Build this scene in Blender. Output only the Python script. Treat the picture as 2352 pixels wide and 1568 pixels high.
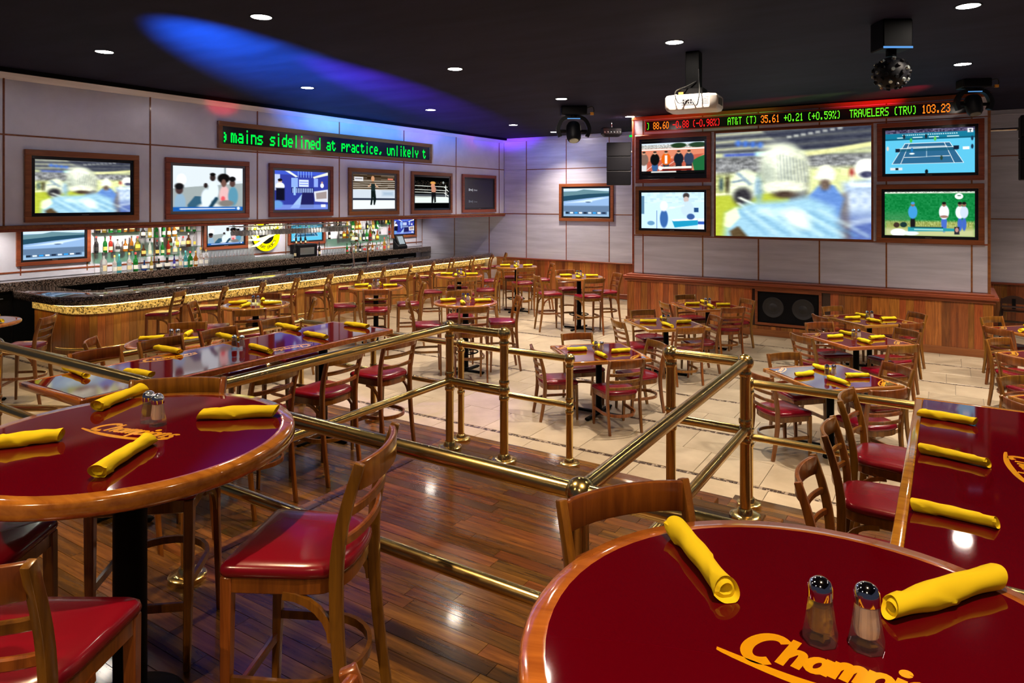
import bpy, bmesh, math, random
import numpy as np
from mathutils import Vector, Matrix
random.seed(7)
for o in list(bpy.data.objects): bpy.data.objects.remove(o)
SC = bpy.context.scene
COL = SC.collection
R = math.radians
# ---------------------------------------------------------------- camera
# room axes: +X away from the bar, +Y along the bar towards the far wall, Z up
CAM_H = 2.6
ANG = math.atan((2181 - 1176) / 1582)
cam_d = bpy.data.cameras.new('camera')
cam = bpy.data.objects.new('camera', cam_d); COL.objects.link(cam)
cam.location = (0, 0, CAM_H); cam.rotation_euler = (R(90), 0, ANG)
cam_d.sensor_width = 36; cam_d.lens = 1582 / 2352 * 36
cam_d.shift_y = (463 - 784) / 2352
cam_d.clip_start = 0.05; cam_d.clip_end = 200
SC.camera = cam
# ---------------------------------------------------------------- world and exposure
w = bpy.data.worlds.new('world'); SC.world = w; w.use_nodes = True
bg = w.node_tree.nodes['Background']; bg.inputs[0].default_value = (.6, .65, 1, 1); bg.inputs[1].default_value = .05
SC.view_settings.view_transform = 'Standard'; SC.view_settings.look = 'None'
SC.view_settings.gamma = 1; SC.view_settings.use_curve_mapping = False
SC.view_settings.exposure = 0.0
CEIL = 4.46
DOWN_W = 560.0          # watts of every ceiling downlight
# levels
P1, P0 = .62, .18       # camera platform, dining bays
FX, FY = -math.sin(ANG), math.cos(ANG)
RX, RY = math.cos(ANG), math.sin(ANG)
def px(x, y, z):        # where a pixel's ray meets the level z
    d = (CAM_H - z) * 1582 / (y - 463); t = (x - 1176) / 1582
    return (d * (FX + t * RX), d * (FY + t * RY))
# ---------------------------------------------------------------- materials
M = {}
def newmat(name):
    m = bpy.data.materials.new(name); m.use_nodes = True; M[name] = m
    return m, m.node_tree, m.node_tree.nodes['Principled BSDF']
def c4(c): return (c[0], c[1], c[2], 1)
def basic(name, col, rough=.5, metal=0, coat=0, spec=.5, **kw):
    m, nt, b = newmat(name)
    b.inputs['Base Color'].default_value = c4(col); b.inputs['Roughness'].default_value = rough
    b.inputs['Metallic'].default_value = metal; b.inputs['Coat Weight'].default_value = coat
    b.inputs['Coat Roughness'].default_value = .06; b.inputs['Specular IOR Level'].default_value = spec
    for k, v in kw.items(): b.inputs[k].default_value = v
    return m
def coords(nt, scale, rand=True):
    tc = nt.nodes.new('ShaderNodeTexCoord'); mp = nt.nodes.new('ShaderNodeMapping')
    mp.inputs['Scale'].default_value = scale
    nt.links.new(tc.outputs['Object'], mp.inputs['Vector'])
    if rand:
        oi = nt.nodes.new('ShaderNodeObjectInfo'); mu = nt.nodes.new('ShaderNodeMath'); mu.operation = 'MULTIPLY'
        mu.inputs[1].default_value = 37.
        nt.links.new(oi.outputs['Random'], mu.inputs[0]); nt.links.new(mu.outputs[0], mp.inputs['Location'])
    return mp
def noise(nt, vec, scale, detail=4, rough=.55, dist=0):
    n = nt.nodes.new('ShaderNodeTexNoise'); n.inputs['Scale'].default_value = scale
    n.inputs['Detail'].default_value = detail; n.inputs['Roughness'].default_value = rough
    n.inputs['Distortion'].default_value = dist
    nt.links.new(vec.outputs[0], n.inputs['Vector']); return n
def ramp(nt, fac, stops):
    r = nt.nodes.new('ShaderNodeValToRGB'); el = r.color_ramp.elements
    while len(el) < len(stops): el.new(.5)
    for e, (p, c) in zip(el, stops): e.position = p; e.color = c4(c)
    nt.links.new(fac, r.inputs[0]); return r
def wood(name, dark, light, axis=0, rough=.3, coat=.3, vary=.0, scale=1.0, rand=True):
    m, nt, b = newmat(name)
    s = [14 * scale] * 3; s[axis] = 1.1 * scale
    mp = coords(nt, s, rand)
    n = noise(nt, mp, 2.2, 6, .6, .6)
    r = ramp(nt, n.outputs['Fac'], [(.3, dark), (.72, light)])
    out = r.outputs[0]
    if vary:
        oi = nt.nodes.new('ShaderNodeObjectInfo')
        mr = nt.nodes.new('ShaderNodeMapRange'); mr.inputs[3].default_value = 1 - vary; mr.inputs[4].default_value = 1 + vary
        nt.links.new(oi.outputs['Random'], mr.inputs[0])
        hs = nt.nodes.new('ShaderNodeHueSaturation'); nt.links.new(mr.outputs[0], hs.inputs['Value'])
        mr2 = nt.nodes.new('ShaderNodeMapRange'); mr2.inputs[3].default_value = .485; mr2.inputs[4].default_value = .515
        mul = nt.nodes.new('ShaderNodeMath'); mul.operation = 'MULTIPLY'; mul.inputs[1].default_value = 7.31
        fr = nt.nodes.new('ShaderNodeMath'); fr.operation = 'FRACT'
        nt.links.new(oi.outputs['Random'], mul.inputs[0]); nt.links.new(mul.outputs[0], fr.inputs[0]); nt.links.new(fr.outputs[0], mr2.inputs[0])
        nt.links.new(mr2.outputs[0], hs.inputs['Hue']); nt.links.new(out, hs.inputs['Color']); out = hs.outputs[0]
    nt.links.new(out, b.inputs['Base Color'])
    b.inputs['Roughness'].default_value = rough; b.inputs['Coat Weight'].default_value = coat
    b.inputs['Coat Roughness'].default_value = .08
    return m
def speckle(name, stops, scale, rough, coat=.6):
    m, nt, b = newmat(name)
    mp = coords(nt, (1, 1, 1), False)
    v = nt.nodes.new('ShaderNodeTexVoronoi'); v.inputs['Scale'].default_value = scale
    nt.links.new(mp.outputs[0], v.inputs['Vector'])
    sp = nt.nodes.new('ShaderNodeSeparateColor'); nt.links.new(v.outputs['Color'], sp.inputs[0])
    r = ramp(nt, sp.outputs[0], stops); r.color_ramp.interpolation = 'CONSTANT'
    nt.links.new(r.outputs[0], b.inputs['Base Color'])
    b.inputs['Roughness'].default_value = rough; b.inputs['Coat Weight'].default_value = coat; b.inputs['Coat Roughness'].default_value = .04
    return m
def emit(name, col, strength):
    m = bpy.data.materials.new(name); m.use_nodes = True; nt = m.node_tree; M[name] = m
    nt.nodes.remove(nt.nodes['Principled BSDF'])
    e = nt.nodes.new('ShaderNodeEmission'); e.inputs[0].default_value = c4(col); e.inputs[1].default_value = strength
    nt.links.new(e.outputs[0], nt.nodes['Material Output'].inputs[0]); return m

wood('chair_wood', (.12, .036, .005), (.31, .112, .012), 2, .28, .4, .18)
wood('trim_wood', (.17, .042, .013), (.33, .092, .028), 0, .35, .2, .1, .6)
wood('plank_wood', (.20, .052, .010), (.48, .155, .032), 2, .32, .3, .45)
wood('bar_plank_wood', (.26, .095, .020), (.50, .20, .045), 2, .34, .3, .35)
wood('deck_wood', (.052, .020, .004), (.20, .080, .015), 0, .26, .2, .5)
wood('rim_wood', (.28, .088, .011), (.54, .205, .028), 0, .14, .8, .06, .8)
wood('rim_wood_light', (.34, .14, .03), (.60, .27, .065), 0, .14, .8, .0, .8)
basic('vinyl_red', (.19, .002, .012), .25, 0, .15)
basic('table_red', (.095, .0, .004), .05, 0, .15)
basic('napkin', (.82, .62, .012), .85, 0, 0, .2)
basic('logo_yellow', (.85, .40, .004), .2, 0, 1.0)
basic('black_metal', (.002, .002, .0025), .5, .0, 0, .08)
basic('black_plastic', (.004, .004, .006), .5, 0, 0, .15)
basic('black_gap', (.003, .003, .004), .8, 0, 0, .1)
basic('white_plastic', (.62, .58, .55), .4)
basic('grey_plastic', (.12, .12, .13), .45)
basic('chrome', (.75, .75, .78), .07, 1)
basic('mirror_glass', (.25, .28, .28), .05, .6)
basic('screen_black', (.012, .013, .018), .15)
basic('salt', (.95, .80, .70), .9)
basic('pepper', (.30, .15, .035), .95)
basic('paper', (.75, .74, .7), .7)
basic('cable', (.01, .01, .01), .5)
basic('tag_orange', (.7, .3, .03), .5)
basic('grout', (.30, .25, .20), .8)
basic('mosaic_dark', (.07, .045, .035), .4)
basic('mosaic_light', (.34, .27, .21), .4)
basic('speaker_cone', (.022, .020, .022), .55)
basic('dark_wood', (.045, .016, .012), .35, 0, .3)
# brass with tarnish
m, nt, b = newmat('brass')
mp = coords(nt, (1, 1, 1), False); n = noise(nt, mp, 5, 4, .6)
r = ramp(nt, n.outputs['Fac'], [(.3, (.62, .44, .15)), (.7, (.80, .60, .25))]); nt.links.new(r.outputs[0], b.inputs['Base Color'])
r2 = ramp(nt, n.outputs['Fac'], [(.3, (.27,) * 3), (.7, (.19,) * 3)]); nt.links.new(r2.outputs[0], b.inputs['Roughness'])
b.inputs['Metallic'].default_value = 1
# brushed metal wall panel
def panel_mat(name, lo, hi, stretch):
    m, nt, b = newmat(name)
    mp = coords(nt, stretch, True); n = noise(nt, mp, 1.6, 5, .6, .3)
    r = ramp(nt, n.outputs['Fac'], [(.3, lo), (.75, hi)]); nt.links.new(r.outputs[0], b.inputs['Base Color'])
    b.inputs['Metallic'].default_value = .22; b.inputs['Roughness'].default_value = .34
    b.inputs['Anisotropic'].default_value = .4
panel_mat('panel_metal', (.52, .52, .64), (.74, .74, .88), (.5, .5, 6))
panel_mat('panel_metal_bright', (.70, .70, .82), (.82, .82, .95), (1.2, 1.2, 1.2))
speckle('granite_dark', [(0, (.012, .010, .009)), (.35, (.055, .035, .026)), (.6, (.16, .105, .08)), (.85, (.27, .20, .165))], 95, .08, .8)
speckle('granite_gold', [(0, (.14, .11, .06)), (.18, (.50, .41, .22)), (.5, (.75, .64, .40)), (.8, (.88, .80, .60))], 42, .3, .2)
# floor tile
m, nt, b = newmat('tile')
mp = coords(nt, (1, 1, 1), True); n = noise(nt, mp, 3, 6, .6)
r = ramp(nt, n.outputs['Fac'], [(.3, (.36, .29, .20)), (.7, (.49, .405, .295))]); nt.links.new(r.outputs[0], b.inputs['Base Color'])
b.inputs['Roughness'].default_value = .33; b.inputs['Specular IOR Level'].default_value = .4
# dark painted ceiling
m, nt, b = newmat('ceiling_paint')
mp = coords(nt, (.5, 1.6, 1), False); n = noise(nt, mp, 1.5, 6, .6)
r = ramp(nt, n.outputs['Fac'], [(.3, (.010, .011, .028)), (.75, (.020, .021, .050))]); nt.links.new(r.outputs[0], b.inputs['Base Color'])
b.inputs['Roughness'].default_value = .7; b.inputs['Specular IOR Level'].default_value = .08
# clear and coloured glass
def glass(name, col, rough=.02, alpha=1.):
    m = bpy.data.materials.new(name); m.use_nodes = True; nt = m.node_tree; M[name] = m
    b = nt.nodes['Principled BSDF']; b.inputs['Base Color'].default_value = c4(col)
    b.inputs['Transmission Weight'].default_value = 1; b.inputs['Roughness'].default_value = rough; b.inputs['IOR'].default_value = 1.45
def thin_glass(name, col, gloss, sheen=0.):
    m = bpy.data.materials.new(name); m.use_nodes = True; nt = m.node_tree; M[name] = m
    nt.nodes.remove(nt.nodes['Principled BSDF'])
    t = nt.nodes.new('ShaderNodeBsdfTransparent'); t.inputs[0].default_value = c4(col)
    g = nt.nodes.new('ShaderNodeBsdfGlossy'); g.inputs['Roughness'].default_value = .05
    f = nt.nodes.new('ShaderNodeLayerWeight'); f.inputs[0].default_value = gloss
    mx = nt.nodes.new('ShaderNodeMixShader'); nt.links.new(f.outputs['Facing'], mx.inputs[0])
    nt.links.new(t.outputs[0], mx.inputs[1]); nt.links.new(g.outputs[0], mx.inputs[2])
    out = mx
    if sheen:
        df = nt.nodes.new('ShaderNodeBsdfTranslucent'); df.inputs[0].default_value = (.9, .92, .95, 1); d2 = nt.nodes.new('ShaderNodeBsdfDiffuse'); d2.inputs[0].default_value = (.9, .92, .95, 1)  # white mixed in as painted sheen, standing in for reflections on clear glass
        ad = nt.nodes.new('ShaderNodeMixShader'); nt.links.new(df.outputs[0], ad.inputs[1]); nt.links.new(d2.outputs[0], ad.inputs[2])
        out = nt.nodes.new('ShaderNodeMixShader'); out.inputs[0].default_value = sheen; nt.links.new(mx.outputs[0], out.inputs[1]); nt.links.new(ad.outputs[0], out.inputs[2])
    nt.links.new(out.outputs[0], nt.nodes['Material Output'].inputs[0])
glass('shaker_glass', (.98, .98, 1))
thin_glass('thin_glass', (.86, .89, .90), .40, .16); thin_glass('clear_glass', (.98, .98, 1), .25, .05); thin_glass('stem_glass', (.88, .90, .92), .40, .38)
thin_glass('shelf_glass', (.45, .80, .62), .45)
BOT = {'amber': (.55, .20, .02), 'dark': (.02, .018, .02), 'clear': (.85, .88, .88), 'green': (.03, .35, .06), 'blue': (.04, .10, .45),
       'golden': (.75, .50, .10), 'red': (.55, .05, .03), 'violet': (.12, .10, .60), 'turquoise': (.10, .50, .55), 'orange': (.75, .25, .03), 'brown': (.16, .05, .02)}
for k, c in BOT.items():
    m, nt, b = newmat('bottle_' + k); b.inputs['Base Color'].default_value = c4(c); b.inputs['Roughness'].default_value = .08
    b.inputs['Transmission Weight'].default_value = .75 if k != 'dark' else .1; b.inputs['IOR'].default_value = 1.3
for k, c in {'white': (.8, .78, .72), 'cream': (.7, .6, .35), 'yellow': (.8, .65, .08), 'black': (.02, .02, .02), 'red': (.55, .04, .04), 'navy': (.06, .07, .3), 'teal': (.1, .45, .5), 'gold': (.6, .42, .1), 'green': (.05, .3, .08)}.items():
    basic('ink_' + k, c, .5)
emit('lamp_glow', (1, .88, .76), 150); emit('lamp_glow_small', (1, .86, .68), 40)
emit('led_warm', (1, .66, .18), 13)
emit('led_green', (.0, 1, .06), 1.3)
emit('ticker_green', (.16, 1, .02), 1.1)
emit('ticker_orange', (1, .20, .01), 1.6)
emit('ticker_red', (1, .015, .015), 1.3)
emit('neon_yellow', (1, .82, .0), 1.6)
emit('neon_white', (1, .95, .45), 2.2)
emit('head_blue', (.15, .45, 1), .8)
emit('ui_glow', (.6, .7, .75), .7)
emit('text_grey', (.5, .5, .55), .8); emit('text_dim', (.2, .2, .24), .7)
m = bpy.data.materials.new('picture'); m.use_nodes = True; nt = m.node_tree; M['picture'] = m
nt.nodes.remove(nt.nodes['Principled BSDF'])
at = nt.nodes.new('ShaderNodeVertexColor'); at.layer_name = 'col'; e = nt.nodes.new('ShaderNodeEmission'); e.inputs[1].default_value = 1.2
nt.links.new(at.outputs[0], e.inputs[0]); nt.links.new(e.outputs[0], nt.nodes['Material Output'].inputs[0])
# ---------------------------------------------------------------- mesh builder
class MB:
    def __init__(s): s.v = []; s.f = []
    def add(s, vs, fs):
        o = len(s.v); s.v += [tuple(p) for p in vs]; s.f += [tuple(i + o for i in f) for f in fs]; return s
    def box(s, x0, x1, y0, y1, z0, z1):
        return s.add([(x, y, z) for x in (x0, x1) for y in (y0, y1) for z in (z0, z1)],
                     [(0, 1, 3, 2), (4, 6, 7, 5), (0, 4, 5, 1), (2, 3, 7, 6), (0, 2, 6, 4), (1, 5, 7, 3)])
    def tube(s, pts, r, n=10, cap=True, closed=False):
        pts = [Vector(p) for p in pts]; N = len(pts); rs = r if isinstance(r, (list, tuple)) else [r] * N
        rings = []; up = None
        for i, p in enumerate(pts):
            a = pts[(i - 1) % N] if (closed or i > 0) else p; c = pts[(i + 1) % N] if (closed or i < N - 1) else p
            t = (c - a).normalized()
            if up is None: up = t.cross(Vector((0, 0, 1))) if abs(t.z) < .95 else t.cross(Vector((1, 0, 0)))
            up = (up - t * up.dot(t)).normalized(); q = t.cross(up)
            rings.append([p + (up * math.cos(2 * math.pi * k / n) + q * math.sin(2 * math.pi * k / n)) * rs[i] for k in range(n)])
        vs = [p for rg in rings for p in rg]; fs = []
        for i in range(N if closed else N - 1):
            j = (i + 1) % N
            for k in range(n): fs.append((i * n + k, i * n + (k + 1) % n, j * n + (k + 1) % n, j * n + k))
        if cap and not closed: fs += [tuple(range(n))[::-1], tuple((N - 1) * n + k for k in range(n))]
        return s.add(vs, fs)
    def cyl(s, x, y, z0, z1, r, n=20, r1=None): return s.tube([(x, y, z0), (x, y, z1)], [r, r if r1 is None else r1], n)
    def lathe(s, prof, n=20, c=(0, 0, 0), sx=1, sy=1, cap=True):
        vs = []; fs = []
        for (r, z) in prof:
            for k in range(n): vs.append((c[0] + sx * r * math.cos(2 * math.pi * k / n), c[1] + sy * r * math.sin(2 * math.pi * k / n), c[2] + z))
        for i in range(len(prof) - 1):
            for k in range(n): fs.append((i * n + k, i * n + (k + 1) % n, (i + 1) * n + (k + 1) % n, (i + 1) * n + k))
        if cap and prof[0][0] > 2e-4: fs.append(tuple(range(n))[::-1])
        if cap and prof[-1][0] > 2e-4: fs.append(tuple((len(prof) - 1) * n + k for k in range(n)))
        return s.add(vs, fs)
    def ball(s, c, r, n=16, m=10):
        return s.lathe([(max(1e-5, r * math.sin(math.pi * i / m)), -r * math.cos(math.pi * i / m)) for i in range(m + 1)], n, c)
    def prism(s, poly, z0, z1):
        n = len(poly)
        return s.add([(x, y, z0) for x, y in poly] + [(x, y, z1) for x, y in poly],
                     [tuple(range(n))[::-1], tuple(range(n, 2 * n))] + [(i, (i + 1) % n, n + (i + 1) % n, n + i) for i in range(n)])
    def loft(s, rings, cap=True):                     # rings: lists of equally many points
        n = len(rings[0]); vs = [p for r in rings for p in r]; fs = []
        for i in range(len(rings) - 1):
            for k in range(n): fs.append((i * n + k, i * n + (k + 1) % n, (i + 1) * n + (k + 1) % n, (i + 1) * n + k))
        if cap: fs += [tuple(range(n))[::-1], tuple((len(rings) - 1) * n + k for k in range(n))]
        return s.add(vs, fs)
    def bar(s, pts, wx, wy):                          # rectangular bar along pts, wx wide in X, wy thick in the YZ plane
        rings = []
        for i, p in enumerate(pts):
            p = Vector(p); a = Vector(pts[max(i - 1, 0)]); c = Vector(pts[min(i + 1, len(pts) - 1)]); t = (c - a).normalized()
            nrm = Vector((0, t.z, -t.y)).normalized() if (abs(t.y) + abs(t.z)) > 1e-4 else Vector((0, 1, 0))
            ww = wx[i] if isinstance(wx, (list, tuple)) else wx; dd = wy[i] if isinstance(wy, (list, tuple)) else wy
            rings.append([p + Vector((sx * ww / 2, 0, 0)) + nrm * sy * dd / 2 for sx, sy in ((-1, -1), (1, -1), (1, 1), (-1, 1))])
        return s.loft(rings)
    def strap(s, pts, th, h):                         # flat strap along pts in plan, th thick, h tall (z is its centre)
        rings = []
        for i, p in enumerate(pts):
            p = Vector(p); a = Vector(pts[max(i - 1, 0)]); c = Vector(pts[min(i + 1, len(pts) - 1)]); t = (c - a); t.z = 0; t.normalize()
            nn = Vector((-t.y, t.x, 0))
            rings.append([p + nn * a1 * th / 2 + Vector((0, 0, b1 * h / 2)) for a1, b1 in ((-1, -1), (1, -1), (1, 1), (-1, 1))])
        return s.loft(rings)
    def mesh(s, name, smooth=35, bevel=0, seg=2):
        me = bpy.data.meshes.new(name); me.from_pydata(s.v, [], s.f); me.update()
        bm = bmesh.new(); bm.from_mesh(me)
        bmesh.ops.recalc_face_normals(bm, faces=bm.faces)
        if bevel:
            es = [e for e in bm.edges if len(e.link_faces) == 2 and e.calc_face_angle(0) > R(35)]
            bmesh.ops.bevel(bm, geom=es, offset=bevel, segments=seg, affect='EDGES', profile=.5, clamp_overlap=True)
        bm.to_mesh(me); bm.free()
        if smooth:
            me.shade_smooth(); me.set_sharp_from_angle(angle=R(smooth))
        return me
def ob(name, me, mat=None, parent=None, loc=None, rz=0):
    if isinstance(me, MB): me = me.mesh(name)
    if mat is not None and not me.materials: me.materials.append(M[mat])
    o = bpy.data.objects.new(name, me); COL.objects.link(o)
    if parent is not None: o.parent = parent
    if loc is not None: o.location = loc
    if rz: o.rotation_euler = (0, 0, rz)
    return o
def tag(o, label, cat, group=None):
    o['label'] = label; o['category'] = cat
    if group: o['group'] = group
    return o
def thing(name, label, cat, loc=(0, 0, 0), rz=0, group=None):
    o = bpy.data.objects.new(name, None); COL.objects.link(o); o.empty_display_size = .1
    o.location = loc; o.rotation_euler = (0, 0, rz); return tag(o, label, cat, group)
def struct(name, label=None, me=None, mat=None, cat=None):
    if me is None:
        o = bpy.data.objects.new(name, None); COL.objects.link(o)
    else: o = ob(name, me, mat)
    o['kind'] = 'structure'
    if label: o['label'] = label; o['category'] = cat or name.split('_')[0]
    return o
def arc(cx, cy, r, a0, a1, n): return [(cx + r * math.cos(R(a0 + (a1 - a0) * i / n)), cy + r * math.sin(R(a0 + (a1 - a0) * i / n))) for i in range(n + 1)]
UNIT = MB().box(-.5, .5, -.5, .5, -.5, .5)
def slab(name, x0, x1, y0, y1, z0, z1, mat, parent, bevel=0, kind=None):
    cx, cy, cz = (x0 + x1) / 2, (y0 + y1) / 2, (z0 + z1) / 2
    o = ob(name, MB().box(x0 - cx, x1 - cx, y0 - cy, y1 - cy, z0 - cz, z1 - cz).mesh(name, 0, bevel, 1), mat, parent, (cx, cy, cz))
    if kind: o['kind'] = kind
    return o
SLABS = {}
def slab_shared(name, x0, x1, y0, y1, z0, z1, mat, parent, bevel=.0):
    key = (round(x1 - x0, 3), round(y1 - y0, 3), round(z1 - z0, 3), mat, bevel)
    if key not in SLABS:
        a, b, c = key[0] / 2, key[1] / 2, key[2] / 2
        SLABS[key] = MB().box(-a, a, -b, b, -c, c).mesh(name, 0, bevel, 1)
    return ob(name, SLABS[key], mat, parent, ((x0 + x1) / 2, (y0 + y1) / 2, (z0 + z1) / 2))
def spot(name, loc, target, watts, col, deg, blend=.5, radius=.06, parent=None):
    L = bpy.data.lights.new(name, 'SPOT'); L.energy = watts; L.color = col; L.spot_size = R(deg); L.spot_blend = blend; L.shadow_soft_size = radius
    o = bpy.data.objects.new(name, L); COL.objects.link(o); o.location = loc
    o.rotation_euler = (Vector(target) - Vector(loc)).to_track_quat('-Z', 'Y').to_euler(); return o
# ================================================================ STRUCTURE
XB, XF, YF = -14.31, -11.158, 17.13      # back-bar wall, soffit face, far wall
# ---------------------------------------------------------------- tiled main floor
floor = struct('floor', None, MB().box(-15, 5, -1, 17.4, -.25, -.012).mesh('floor', 0), 'grout')
PITCH, Y00 = 1.29, 6.5
tiles = []
k = -4
while Y00 + k * PITCH < 17.1:
    y0 = Y00 + k * PITCH + .03
    for rr in range(2):
        ya = y0 + rr * .615; off = (.2 * (k % 3) + .31 * rr) % .615
        xa = -15 + off
        while xa < 4.9:
            cx, cy = xa + .3, ya + .3
            d = cx * FX + cy * FY
            hid = (cx > -5.9 and cy < 2.2) or (cx > -6.8 and cy < 5.75 and cy > 1.9) or cy > 17.1 or (cx > 4.5)
            if not hid and d > .5:
                t = (cx * RX + cy * RY) / d; vy = 463 + 2.6 * 1582 / d
                vis = abs(t) < .8 and vy < 1300
                tiles.append((0 if vis else 1, d, xa, ya))
            xa += .615
    k += 1
tiles.sort()
TILE = MB().box(-.3045, .3045, -.3045, .3045, -.012, 0).mesh('tile', 0, .0025, 1)
rest = MB()
for i, (vis, d, xa, ya) in enumerate(tiles):
    if i < 290 and not vis: ob('tile', TILE, 'tile', floor, (xa + .3075, ya + .3075, random.uniform(-.0006, .0004)))
    else: rest.box(xa + .003, xa + .612, ya + .003, ya + .612, -.012, 0)
o = ob('far_tiles', rest.mesh('far_tiles', 0), 'tile', floor); o['kind'] = 'stuff'
k = -4
while Y00 + k * PITCH < 17.1:
    yc = Y00 + k * PITCH; a, b_ = MB(), MB(); x = -15
    while x < 4.9:
        for q in range(2):
            if yc < 5.8 and x > -6.85: continue
            wd = random.uniform(.018, .032); yy = yc - .027 + q * .028 + random.uniform(-.003, .003)
            (a if random.random() < .62 else b_).box(x, x + wd, yy, yy + random.uniform(.017, .025), -.012, -.001)
        x += .032
    if a.v:
        o = ob('mosaic_band', a.mesh('mosaic_band', 0), 'mosaic_dark', floor); o['kind'] = 'stuff'
        o = ob('mosaic_band', b_.mesh('mosaic_band', 0), 'mosaic_light', floor); o['kind'] = 'stuff'
    k += 1
# ---------------------------------------------------------------- raised wooden platforms
def planks(parent, inside, x0, x1, y0, y1, ztop, pitch=.09):
    y = y0
    while y < y1 - .02:
        yb = min(y + pitch, y1); x = x0 - random.uniform(0, .7)
        while x < x1:
            L = random.choice((.6, .75, .9, 1.1)); a, b_ = max(x, x0), min(x + L, x1)
            if b_ - a > .05 and inside((a + b_) / 2, (y + yb) / 2):
                slab_shared('plank', a + .0015, b_ - .0015, y + .0015, yb - .0015, ztop - .012, ztop, 'deck_wood', parent)
            x += L
        y = yb
plat = struct('floor_platform', 'raised dark wood platform with the two large round tables', MB().box(-5.78, 4, -2, 2.19, 0, P1 - .012).mesh('floor_platform', 0), 'deck_wood', 'platform')
planks(plat, lambda x, y: True, -4.7, .6, .75, 2.145, P1)
slab('rest_of_deck', .6, 4, -2, 2.19, P1 - .012, P1, 'deck_wood', plat); slab('rest_of_deck', -5.78, .6, -2, .75, P1 - .012, P1, 'deck_wood', plat)
slab('rest_of_deck', -5.78, -4.7, .75, 2.19, P1 - .012, P1, 'deck_wood', plat)
slab('nosing', -4.7, -3.56, 2.145, 2.205, P1 - .035, P1, 'deck_wood', plat, .006); slab('nosing', -.89, .6, 2.145, 2.205, P1 - .035, P1, 'deck_wood', plat, .006)
slab('nosing', -3.56, -.89, 2.145, 2.19, P1 - .012, P1, 'deck_wood', plat)
pier = struct('floor_walkway', 'wooden walkway running from the platform to the steps', MB().box(-3.56, -.89, 2.19, 4.52, 0, P1 - .012).mesh('floor_walkway', 0), 'deck_wood', 'platform')
planks(pier, lambda x, y: True, -3.47, -.98, 2.19, 4.44, P1)
for x0, x1 in ((-3.575, -3.47), (-.98, -.875)): slab('nosing', x0, x1, 2.19, 4.545, P1 - .035, P1, 'deck_wood', pier, .006)
slab('nosing', -3.47, -.98, 4.44, 4.545, P1 - .035, P1, 'deck_wood', pier, .006)
for i in range(3):
    zt = P1 - .155 * (i + 1); slab('step', -2.69, -1.51, 4.53 + .417 * i, 4.53 + .417 * (i + 1), 0, zt, 'deck_wood', pier, .006)
bayL = [(-3.56, 2.19), (-5.78, 2.19), (-6.75, 3.32), (-6.75, 5.78), (-2.70, 5.78), (-2.70, 4.53), (-3.56, 4.53)]
def bay(name, label, poly, inside, x0, x1):
    s = struct(name, label, MB().prism(poly, 0, P0 - .012).mesh(name, 0), 'deck_wood', 'platform')
    planks(s, inside, x0, x1, 2.21, 5.69, P0)
    return s
bl = bay('floor_bay_left', 'low wooden dining bay between walkway and bar', bayL,
         lambda x, y: (x < -3.58 or y > 4.55) and (x > -5.78 - (y - 2.19) * .84), -6.73, -2.70)
slab('nosing', -6.76, -2.70, 5.69, 5.80, P0 - .04, P0, 'deck_wood', bl, .006)
br = bay('floor_bay_right', 'low wooden dining bay beside the long red table', [(-.89, 2.19), (4, 2.19), (4, 5.78), (-1.50, 5.78), (-1.50, 4.53), (-.89, 4.53)],
         lambda x, y: (x > -.87 or y > 4.55), -1.50, .9)
slab('nosing', -1.50, 4, 5.69, 5.80, P0 - .04, P0, 'deck_wood', br, .006); slab('rest_of_deck', .9, 4, 2.21, 5.69, P0 - .012, P0, 'deck_wood', br)
# ---------------------------------------------------------------- ceiling
ceil = struct('ceiling', 'dark painted ceiling with round recessed lights', MB().box(-11.05, 5, -3, 17.4, CEIL, CEIL + .1).mesh('ceiling', 0), 'ceiling_paint')
# ---------------------------------------------------------------- soffit wall above the bar (wall_left)
wl = struct('wall_left', 'metal panelled soffit wall above the bar carrying six televisions', MB().box(XB, XF - .012, 1.5, YF, 2.2, CEIL + .1).mesh('wall_left', 0), 'panel_metal_bright', 'wall')
seams = [2.225 + 2.09 * i for i in range(8)]
edges = [1.5] + seams + [YF]
for a, b_ in zip(edges[:-1], edges[1:]):
    for z0, z1 in ((2.262, 3.53), (3.552, 4.318)):
        slab('panel', XF - .012, XF, a + .012, b_ - .012, z0, z1, 'panel_metal_bright', wl, .002)
for y in seams: slab('trim', XF - .012, XF + .006, y - .012, y + .012, 2.26, 4.33, 'trim_wood', wl)
for a, b_ in zip(edges[:-1], edges[1:]): slab('trim', XF - .012, XF + .007, a + .012, b_ - .012, 3.53, 3.552, 'trim_wood', wl)
slab('moulding', XF - .01, XF + .05, 1.5, YF, 2.215, 2.262, 'trim_wood', wl, .006); slab('moulding', XF - .01, XF + .03, 1.5, YF, 2.17, 2.215, 'trim_wood', wl, .006)
cr = MB(); 
cr.add([(XF, 1.5, 4.318), (XF + .09, 1.5, 4.45), (XF, 1.5, 4.45), (XF, YF, 4.318), (XF + .09, YF, 4.45), (XF, YF, 4.45)], [(0, 1, 2), (5, 4, 3), (0, 3, 4, 1), (1, 4, 5, 2), (2, 5, 3, 0)])
ob('crown', cr.mesh('crown', 0), 'panel_metal', wl); slab('crown_edge', XF + .06, XF + .10, 1.5, YF, 4.445, 4.46, 'trim_wood', wl)
slab('shadow_strip', XF + .10, -11.0, 1.5, YF, 4.40, 4.47, 'black_gap', wl)  # solid black strip standing in for the shadowed recess at the ceiling edge
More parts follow.
